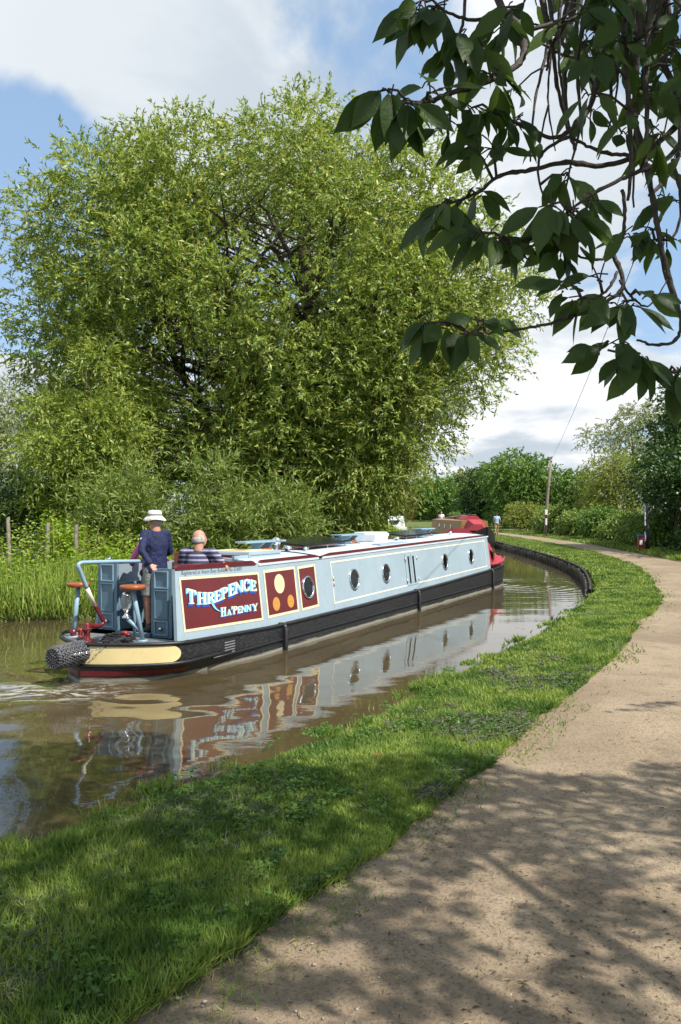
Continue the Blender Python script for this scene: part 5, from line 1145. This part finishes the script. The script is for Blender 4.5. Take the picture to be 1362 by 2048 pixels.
for k, (s, t_) in enumerate(((-13.2, .3), (-12.4, .1), (-15.2, .2))):
    o = thing('flowerpot', (0, 0, 0), 0, ('terracotta pot of green plants on the moored boat roof, nearest the poles', 'leafy potted plant in the middle of the moored boat roof', 'potted plant on the moored boat roof beside the stern')[k], 'flowerpot', 'potted plants on the moored boat')
    p_ = Vector((mx_, my_, 0))+Matrix.Rotation(mrz, 3, 'Z') @ Vector((s, t_, 1.72)); o.location = p_
    q = MB(); q.lathe((0, 0, 0), [(.10, 0), (.14, .2), (.15, .2), (.15, .23), (.12, .23)], n=12); q.build('pot', M['wood'], o, True)
    C_ = np.array([[0, 0, .35]]); leaf_obj('plant', [clump_leaves(C_, np.array([.2]), np.array([30]), 5, .09, .05, .3, .15)], M['green'], o)
pw = Vector((mx_, my_, 0))+Matrix.Rotation(mrz, 3, 'Z') @ Vector((-20.2, 0, .62)); person(pw, world_face(-.3, -1), 'person in white standing at the stern of the moored boat', STAND, M['white'], M['grey_cloth'], 1.0, sleeve=.6, short_len=1.3, hair=M['brown_hair'], vox=.025)

# white cruiser at the bend
cz = thing('cabin_cruiser', (5.5, 80, 0), R(-100), 'small white cabin cruiser moored beneath the willow at the bend', 'boat')
q = MB(); st_ = [(-2.6, .95), (-1, 1.05), (1.0, .95), (2.1, .5), (2.6, .05)]
for sg in (-1, 1): q.loft([[Vector((s, sg*b*.7, -.2)), Vector((s, sg*b, .45)), Vector((s, sg*b, .75+max(0, s)*.08))] for s, b in st_], closed=False, cap=False)
q.loft([[Vector((s, -b, .74+max(0, s)*.08)), Vector((s, b, .74+max(0, s)*.08))] for s, b in st_], closed=False, cap=False); q.build('hull', M['white'], cz, True)
q = MB(); q.loft([[Vector((s, t_*w_, z_)) for t_, z_ in ((-1, .74), (-.85, h_), (.85, h_), (1, .74))] for s, w_, h_ in ((-1.6, .85, 1.55), (.2, .82, 1.55), (1.3, .6, .95))]); cbn = q.build('cabin', M['white'], cz)
q = MB(); q.face([Vector((.42, -.55, 1.46)), Vector((.42, .55, 1.46)), Vector((1.12, .42, 1.10)), Vector((1.12, -.42, 1.10))])
for v in range(4): q.v[v] = (q.v[v][0]+.03, q.v[v][1], q.v[v][2]+.03)
q.build('windscreen', M['glass'], cz); q = MB(); q.box((-1.0, 0, 1.72), (1.2, 1.4, .32)); q.build('canopy', M['white'], cz, bevel=.05)

# ------------------------------------------------------------------ poles, posts, bin
tp = thing('telegraph_pole', (15.4, 60, .45), 0, 'tall bare wooden telegraph pole behind the hedge', 'telegraph pole')
q = MB(); hp = 5.8; q.tube([(0, 0, -.3), (.10, 0, hp*.3), (.26, 0, hp*.65), (.48, 0, hp)], [.13, .12, .105, .09], 10); q.build('pole', M['pole_wood'], tp, True)
q = MB(); q.tube([(.48, 0, hp-.05), (.485, 0, hp+.12)], .05, 8); q.lathe((.48, -.08, hp-.25), [(.02, 0), (.04, .03), (.04, .08), (.02, .1)], n=8); q.build('insulator', M['dark_wood'], tp, True)
a, b = Vector((15.88, 60, .45+hp+.05)), Vector((1.9, 1.0, 6.4)); q = MB(); q.tube([a.lerp(b, f)-Vector((0, 0, 1.2*4*f*(1-f)*.35)) for f in np.linspace(0, 1, 30)], .007, 5); tag(q.build('overhead_wire', M['rubber'], None, True), 'thin black wire running from the telegraph pole towards us', 'wire')
ntc = thing('notice_post', (14.72, 57, .45), 0, 'slim dark post with a white notice plate beside the telegraph pole', 'sign post')
q = MB(); q.loft([[Vector((a*.05, b*.05, z_)) for a, b in ((-1, -1), (1, -1), (1, 1), (-1, 1))] for z_ in (-.2, 1.95)]); q.build('post', M['dark_wood'], ntc)
mb_box('notice', (-.01, -.065, 1.78), (.17, .02, .36), M['white'], ntc, .004); mb_box('notice', (-.01, -.065, 1.10), (.12, .02, .48), M['white'], ntc, .004); mb_box('notice_band', (-.01, -.066, 1.5), (.15, .02, .14), M['dark_wood'], ntc, .004)
bn_ = thing('dog_bin', (13.05, 34.6, .45), R(-8), 'red bin with blue lid beside the bare black trunk', 'bin')
q = MB(); q.loft([[Vector((a*.13*w_, b*.12*w_, z_)) for a, b in ((-1, -1), (1, -1), (1, 1), (-1, 1))] for w_, z_ in ((.85, .08), (1, .55), (1, .66))]); q.build('bin_body', M['red_paint'], bn_, bevel=.012)
M['lid_blue'] = simple('blue_plastic', (.03, .07, .28), .4); mb_box('lid', (0, 0, .70), (.30, .28, .07), M['lid_blue'], bn_, .015); q = MB(); q.tube([(0, .1, -.1), (0, .1, .7)], .035, 8); q.build('bin_post', M['steel'], bn_, True); mb_box('notice', (-.02, -.124, .42), (.12, .008, .2), M['white'], bn_)
mkp = thing('marker_post', (13.38, 34.7, .45), 0, 'dark marker post with white stripes beside the red bin', 'post'); q = MB(); q.tube([(0, 0, -.2), (0, 0, 2.1)], [.10, .085], 10); q.build('post', M['dark_wood'], mkp, True)
mb_box('white_stripe', (-.12, -.03, 1.45), (.03, .09, .60), M['white'], mkp, .003); mb_box('white_stripe', (-.12, -.03, .66), (.03, .09, .42), M['white'], mkp, .003)

# ------------------------------------------------------------------ cherry tree overhead
ch = thing('cherry_tree', (4.6, -1.3, .42), 0, 'cherry tree overhanging the path with large dark leaves', 'tree'); CO = np.array([4.6, -1.3, .42])
q = MB(); q.tube([(0, 0, -.1), (.05, 0, 1.0), (-.05, .1, 2.1), (-.2, .3, 3.4), (-.5, .6, 5.0), (-.8, .8, 6.6)], [.26, .2, .17, .14, .09, .05], 12)
for e in ((-2.9, 1.0, 4.1), (-3.6, 2.6, 4.6), (-3.3, 2.3, 5.4), (-1.0, 3.5, 5.0), (1.4, 1.8, 5.2), (-1.5, -1.6, 4.6), (1.6, -1.2, 4.8), (-2.5, 4.0, 6.0), (-4.2, 1.0, 6.2)):
    a = Vector((-.15, .25, 2.4+random.uniform(0, .8))); e = Vector(e); q.tube([a, a.lerp(e, .35)+Vector((0, 0, .45)), a.lerp(e, .7)+Vector((0, 0, .35)), e], [.08, .06, .04, .018], 8)
q.build('trunk', M['bark'], ch, True)
def at(px, py, Yd): return np.array([wx(px, Yd), Yd, wz(py, Yd)])
# branches hanging into view: (points (px,py), depth at start, depth at end, radius)
BR = [([(1180, -160), (1225, -20), (1290, 60), (1345, 170), (1362, 240), (1350, 330), (1300, 390)], 2.2, 2.0, .015), ([(1290, -120), (1278, 60), (1270, 230), (1292, 330), (1310, 430), (1330, 540), (1362, 640)], 2.1, 1.9, .012), ([(1235, -110), (1205, 60), (1198, 150), (1170, 230), (1115, 275), (1060, 258), (985, 222)], 2.2, 1.9, .011),
      ([(1160, -120), (1140, 60), (1130, 140), (1132, 230), (1150, 300)], 2.4, 2.1, .013), ([(970, -110), (1000, 10), (1042, 60), (1045, 115), (1005, 150), (950, 172), (895, 190), (850, 205), (815, 205)], 2.0, 1.75, .013),
      ([(1330, -100), (1300, 50), (1292, 160), (1290, 290), (1240, 310), (1180, 295), (1140, 272)], 2.0, 1.95, .010), ([(1400, 240), (1330, 320), (1260, 350), (1190, 385), (1140, 420)], 1.9, 1.75, .009), ([(1400, 200), (1310, 290), (1215, 330), (1130, 325), (1060, 340), (1000, 352), (955, 385), (905, 405)], 2.1, 1.85, .010),
      ([(1245, 380), (1250, 430), (1240, 490), (1200, 520), (1150, 510), (1120, 498)], 1.9, 1.8, .006), ([(1205, 460), (1235, 530), (1245, 560), (1238, 585), (1190, 615), (1130, 638), (1060, 655), (985, 665), (935, 664)], 1.85, 1.7, .0075), ([(1235, 545), (1215, 580), (1190, 595), (1165, 600)], 1.8, 1.72, .005),
      ([(1295, 330), (1320, 480), (1340, 560), (1362, 640), (1350, 680), (1310, 690), (1275, 680)], 1.9, 1.8, .008), ([(1420, 740), (1362, 742), (1310, 748), (1272, 735)], 1.8, 1.75, .006), ([(1240, 560), (1270, 600), (1300, 610), (1335, 560)], 1.8, 1.85, .004), ([(1345, 320), (1362, 400), (1350, 470), (1310, 480), (1270, 470)], 1.95, 1.9, .006),
      ([(1030, 20), (960, 40), (905, 30), (880, 15)], 1.9, 1.8, .007), ([(925, -80), (930, 20), (920, 80), (940, 130), (990, 150)], 1.9, 1.8, .006), ([(1060, 60), (1180, 20), (1240, -60)], 1.95, 2.1, .007), ([(1140, 272), (1090, 300), (1075, 345), (1090, 400)], 1.95, 1.85, .006), ([(1060, 520), (1040, 505), (1020, 490)], 1.8, 1.8, .003), ([(1362, 130), (1300, 110), (1230, 125), (1130, 110), (1080, 85)], 2.2, 2.1, .009),
      ([(1330, -60), (1345, 80), (1362, 120)], 2.3, 2.3, .01), ([(1150, 420), (1080, 480), (1050, 497)], 1.8, 1.78, .0045), ([(1090, -80), (1110, 60), (1170, 140), (1230, 250)], 2.3, 2.2, .009), ([(1250, -80), (1250, 100), (1262, 300), (1256, 400)], 1.9, 1.85, .011)]
rb = random.Random(9)
for k in range(13):
    x0 = rb.uniform(1080, 1390); y1 = rb.uniform(140, 430); dx_ = rb.uniform(-60, 60)
    BR.append(([(x0+rb.uniform(-30, 30), -90), (x0+dx_*.3, y1*.3), (x0+dx_*.5+rb.uniform(-15, 15), y1*.65), (x0+dx_, y1)], rb.uniform(1.9, 2.5), rb.uniform(1.9, 2.3), rb.uniform(.005, .010)))
q = MB(); nodes = []
for pts, d0, d1, r0 in BR:
    sp = spline(pts, 7); dd_ = np.linspace(d0, d1, len(sp)); P3_ = [Vector(at(x, y, d)-CO)+Vector((random.uniform(-1, 1), random.uniform(-1, 1), random.uniform(-1, 1)))*.0016 for (x, y), d in zip(sp, dd_)]
    nodes += P3_; n = len(P3_); q.tube(P3_, [r0*.78*(1-.6*i/n)*(1+.25*(random.random() < .2)) for i in range(n)], 7)
BRQ = q
mt_ = M['cherry']; t = NT(mt_.node_tree); pb = [n for n in t.n if n.type == 'BSDF_PRINCIPLED'][0]; co = t.add('NewGeometry').outputs['Position']
old = pb.inputs['Base Color'].links[0].from_socket; t.l.new(t.mix(t.math('MULTIPLY', t.ss(t.noise(co, 34, 5, .65), .54, .74), .6), old, (.075, .07, .022, 1)), pb.inputs['Base Color'])
bp = t.add('Bump', Strength=.5, Distance=.004, Height=t.noise(co, 120, 3, .6)); t.l.new(bp.outputs[0], pb.inputs['Normal'])
# broad ovate leaves with drip tips, folded a little along the midrib
def cherry_leaf(base, d, nrm, L_, wd_):
    d = d/np.linalg.norm(d); s_ = np.cross(d, nrm); s_ /= np.linalg.norm(s_); n_ = np.cross(s_, d); V = []
    prof = [(0, .0), (.08, .30), (.22, .72), (.40, .98), (.58, .95), (.74, .68), (.87, .30), (.94, .11), (1.0, .0)]; bend = rng.normal(.10, .10); fold = rng.uniform(.05, .22); tw_ = rng.normal(0, .12)
    for f, wv in prof:
        c = base+d*L_*f-n_*L_*bend*f*f*1.4; sd2 = s_*math.cos(tw_*f)+n_*math.sin(tw_*f); V += [c-sd2*wd_/2*wv+n_*wd_*fold*wv, c, c+sd2*wd_/2*wv+n_*wd_*fold*wv]
    Fc = [(3*i+j, 3*i+j+1, 3*i+j+4, 3*i+j+3) for i in range(len(prof)-1) for j in (0, 1)]; return V, Fc
LV, LF = [], []
def cluster(px, py, Yd, n, L0=.118, spread=.55, lean=(0, 0), fan=1.0):
    c = at(px, py, Yd)-CO; nn_ = min(nodes, key=lambda v_: (v_-Vector(c)).length)
    if (nn_-Vector(c)).length > .012: BRQ.tube([nn_, nn_.lerp(Vector(c), .5)+Vector((0, 0, .012)), Vector(c)], [.0035, .003, .0025], 6)
    for k in range(n):
        a = rng.uniform(0, 6.28); d = np.array([math.cos(a)*spread*fan+lean[0], math.sin(a)*spread*.7, -1.0+rng.uniform(0, .55)+lean[1]]); d /= np.linalg.norm(d)
        L_ = L0*rng.uniform(.62, 1.2); pet = c+d*rng.uniform(.015, .04)+np.array([0, 0, .012]); base = c+rng.normal(0, .012, 3)
        nrm = np.array([rng.normal(0, .6), -.75+rng.normal(0, .4), rng.uniform(.1, 1.0)]); V, Fc = cherry_leaf(pet, d, nrm, L_, L_*rng.uniform(.38, .50)); b = len(LV); LV.extend(V); LF.extend([tuple(x+b for x in f) for f in Fc])
        BRQ.tube([Vector(base), Vector((base+pet)/2+np.array([0, 0, .004])), Vector(pet)], .0018, 5)
CL = [(815, 205, 1.75, 7, .135, .5, (.0, .0)), (775, 178, 1.74, 6, .14, .35, (-.3, 0)), (860, 185, 1.76, 5, .10, .6, (.5, .5)), (800, 215, 1.75, 3, .10, .4, (.1, 0)), (880, 15, 1.8, 6, .135, .4, (-.2, 0)), (850, 5, 1.8, 5, .13, .4, (-.3, 0)), (835, 30, 1.82, 4, .11, .4, (-.3, .3)), (925, 70, 1.82, 6, .125, .5, (0, 0)), (960, 100, 1.85, 6, .12, .5, (.1, 0)), (900, 100, 1.83, 4, .11, .4, (-.2, 0)),
      (990, 150, 1.85, 6, .115, .6, (0, 0)), (1000, 40, 1.95, 6, .12, .6, (0, 0)), (985, 222, 1.9, 6, .12, .5, (-.1, 0)), (945, 215, 1.9, 5, .11, .5, (-.35, .2)), (900, 250, 1.88, 5, .085, .6, (-.2, .2)), (1030, 240, 1.92, 5, .12, .5, (0, 0)), (985, 300, 1.88, 5, .09, .6, (0, .2)), (945, 295, 1.88, 4, .09, .5, (-.3, .2)), (905, 405, 1.85, 5, .12, .45, (-.25, 0)), (880, 412, 1.85, 5, .115, .45, (-.3, .1)), (890, 430, 1.85, 4, .10, .4, (.1, 0)), (950, 385, 1.85, 4, .10, .5, (.2, .2)),
      (990, 470, 1.8, 4, .10, .5, (0, 0)), (960, 465, 1.8, 4, .12, .4, (-.5, .35)), (1015, 490, 1.8, 3, .085, .5, (.3, .3)), (1140, 420, 1.75, 7, .13, .5, (0, 0)), (1100, 410, 1.76, 6, .135, .45, (-.3, 0)), (1180, 400, 1.78, 5, .12, .5, (.2, 0)), (1120, 498, 1.8, 5, .09, .5, (-.3, .1)), (1070, 480, 1.8, 5, .10, .5, (-.3, .2)), (1130, 350, 1.85, 6, .12, .6, (0, 0)), (1165, 598, 1.72, 5, .10, .5, (-.4, .4)), (1140, 570, 1.72, 3, .10, .4, (-.7, .3)), (1195, 560, 1.75, 4, .10, .4, (-.5, .8)), (1255, 605, 1.78, 6, .115, .55, (0, 0)), (1225, 600, 1.78, 4, .12, .5, (-.5, .2)), (1280, 590, 1.78, 3, .1, .6, (.4, .3)),
      (935, 664, 1.70, 6, .10, .5, (-.1, 0)), (890, 650, 1.7, 5, .105, .4, (-.35, .1)), (862, 645, 1.7, 4, .10, .35, (-.5, .2)), (965, 650, 1.71, 4, .09, .5, (.1, .4)), (1272, 705, 1.76, 7, .12, .5, (-.1, 0)), (1245, 690, 1.76, 5, .11, .5, (-.4, .2)), (1215, 700, 1.76, 3, .095, .4, (-.8, .4)), (1290, 735, 1.75, 4, .10, .5, (0, 0)), (1350, 740, 1.76, 2, .12, .2, (0, 0)), (1270, 470, 1.9, 4, .09, .6, (-.3, .3)), (1330, 480, 1.9, 5, .09, .6, (0, .2)), (1330, 400, 1.95, 5, .1, .6, (0, .2)), (1300, 460, 1.92, 3, .09, .5, (0, 0))]
for a in CL: cluster(a[0], a[1], a[2], int(a[3]*1.15)+1, a[4]*.82, a[5]*1.35, a[6])
for k in range(92):                                      # the dense upper right corner
    x = 1362-abs(rng.normal(0, 1))*150+rng.uniform(-20, 60); y = rng.uniform(-60, 1)*1+abs(rng.normal(0, 150)); 
    if y > 380-(1362-x)*.12 or x < 1010 or x > 1420: continue
    cluster(x, y, rng.uniform(1.75, 2.7), int(rng.integers(2, 5)),   .092, .75)
# rest of the crown, out of the frame overhead: it dapples the path
def in_frame(p, mg=.06): return p[1] > .15 and abs(p[0]) < (.4275+mg)*p[1]+.25 and p[2] < H+(.645+mg)*p[1]+.25
cot = 1/math.tan(SUN_EL); hl = np.array([SUN_AZ.x, SUN_AZ.y])
def shadow_leaf(x, y, hmin, hmax):
    for _ in range(14):
        h = rng.uniform(hmin, hmax); p = np.array([x+hl[0]*h*cot, y+hl[1]*h*cot, GZ+h])
        if not in_frame(p): return p
    return None
grid_ = rng.random((62000, 2))*np.array([11, 7.2])+np.array([-5.1, 0.3])
def shade_p(g_):
    x, y = g_[:, 0], g_[:, 1]
    edge_ = 5.35+.10*np.sin(x*3.1)+.12*noise2(g_, 6, 71)-.14*np.clip(x-1.2, 0, 3)+1.7*np.clip(-.3-x, 0, 1.2)
    hol = noise2(g_*np.array([1, 1.35]), 6.0, 55)*.75+noise2(g_, 11, 58)*.4
    thr = np.interp(y, [1.5, 3.0, 3.7, 4.3, 5.3], [-.02, .08, .36, 1.3, 1.6])+np.where(x < -.3, .28, 0)
    p_ = (y < edge_)*(hol < thr)
    patch2 = (np.abs(y-6.9-.1*np.sin(x*5)) < .26*np.clip((x-2.2)/1.2, 0, 1)) & (noise2(g_, 7, 77) > -.2)
    return np.maximum(p_*1.0, patch2*.7)
keep = grid_[rng.random(len(grid_)) < shade_p(grid_)*.8]
PP, DD = [], []
for x, y in keep:
    p = shadow_leaf(x, y, 3.2, 8.5)
    if p is not None: PP.append(p-CO); DD.append((rng.normal(0, .6), rng.normal(0, .6), -.7))
PP, DD = np.array(PP), np.array(DD)
q = MB(); lim = [Vector(a_).lerp(Vector(b_), f) for a_, b_ in (((-.15, .25, 2.9), (-2.9, 1.0, 4.1)), ((-.15, .25, 3.0), (-3.6, 2.6, 4.6)), ((-.2, .3, 3.3), (-3.3, 2.3, 5.4)), ((-.2, .3, 3.2), (-1.0, 3.5, 5.0)), ((-.2, .3, 3.2), (-2.5, 4.0, 6.0)), ((-.2, .3, 3.4), (-4.2, 1.0, 6.2))) for f in np.linspace(.3, 1, 9)]
cand = PP[np.random.default_rng(3).permutation(len(PP))[:700]]; nt_ = 0
for c_ in cand:                                           # twigs that carry the overhead leaves
    c_ = Vector(c_); a_ = min(lim, key=lambda v_: (v_-c_).length); mid_ = a_.lerp(c_, .5)+Vector((0, 0, .12*(c_-a_).length))
    if (c_-a_).length > 2.6 or any(in_frame(np.array(a_.lerp(c_, f))+CO, .03) for f in np.linspace(0, 1, 9)) or in_frame(np.array(mid_)+CO, .03): continue
    q.tube([a_, mid_, c_], [.011, .008, .003], 5); nt_ += 1
    if nt_ > 260: break
q.build('twigs', M['twig'], ch, True)['kind'] = 'stuff'
cw = grid_obj('crown', np.array(LV), np.array(LF), M['cherry'], ch, True)
BRQ.build('branch', M['twig'], ch, True)
leaf_obj('crown', [(PP, DD, rng.uniform(.09, .14, len(PP)), rng.uniform(.05, .075, len(PP)), np.tile(np.array(SUN_DIR)*.9, (len(PP), 1)))], M['cherry'], ch)
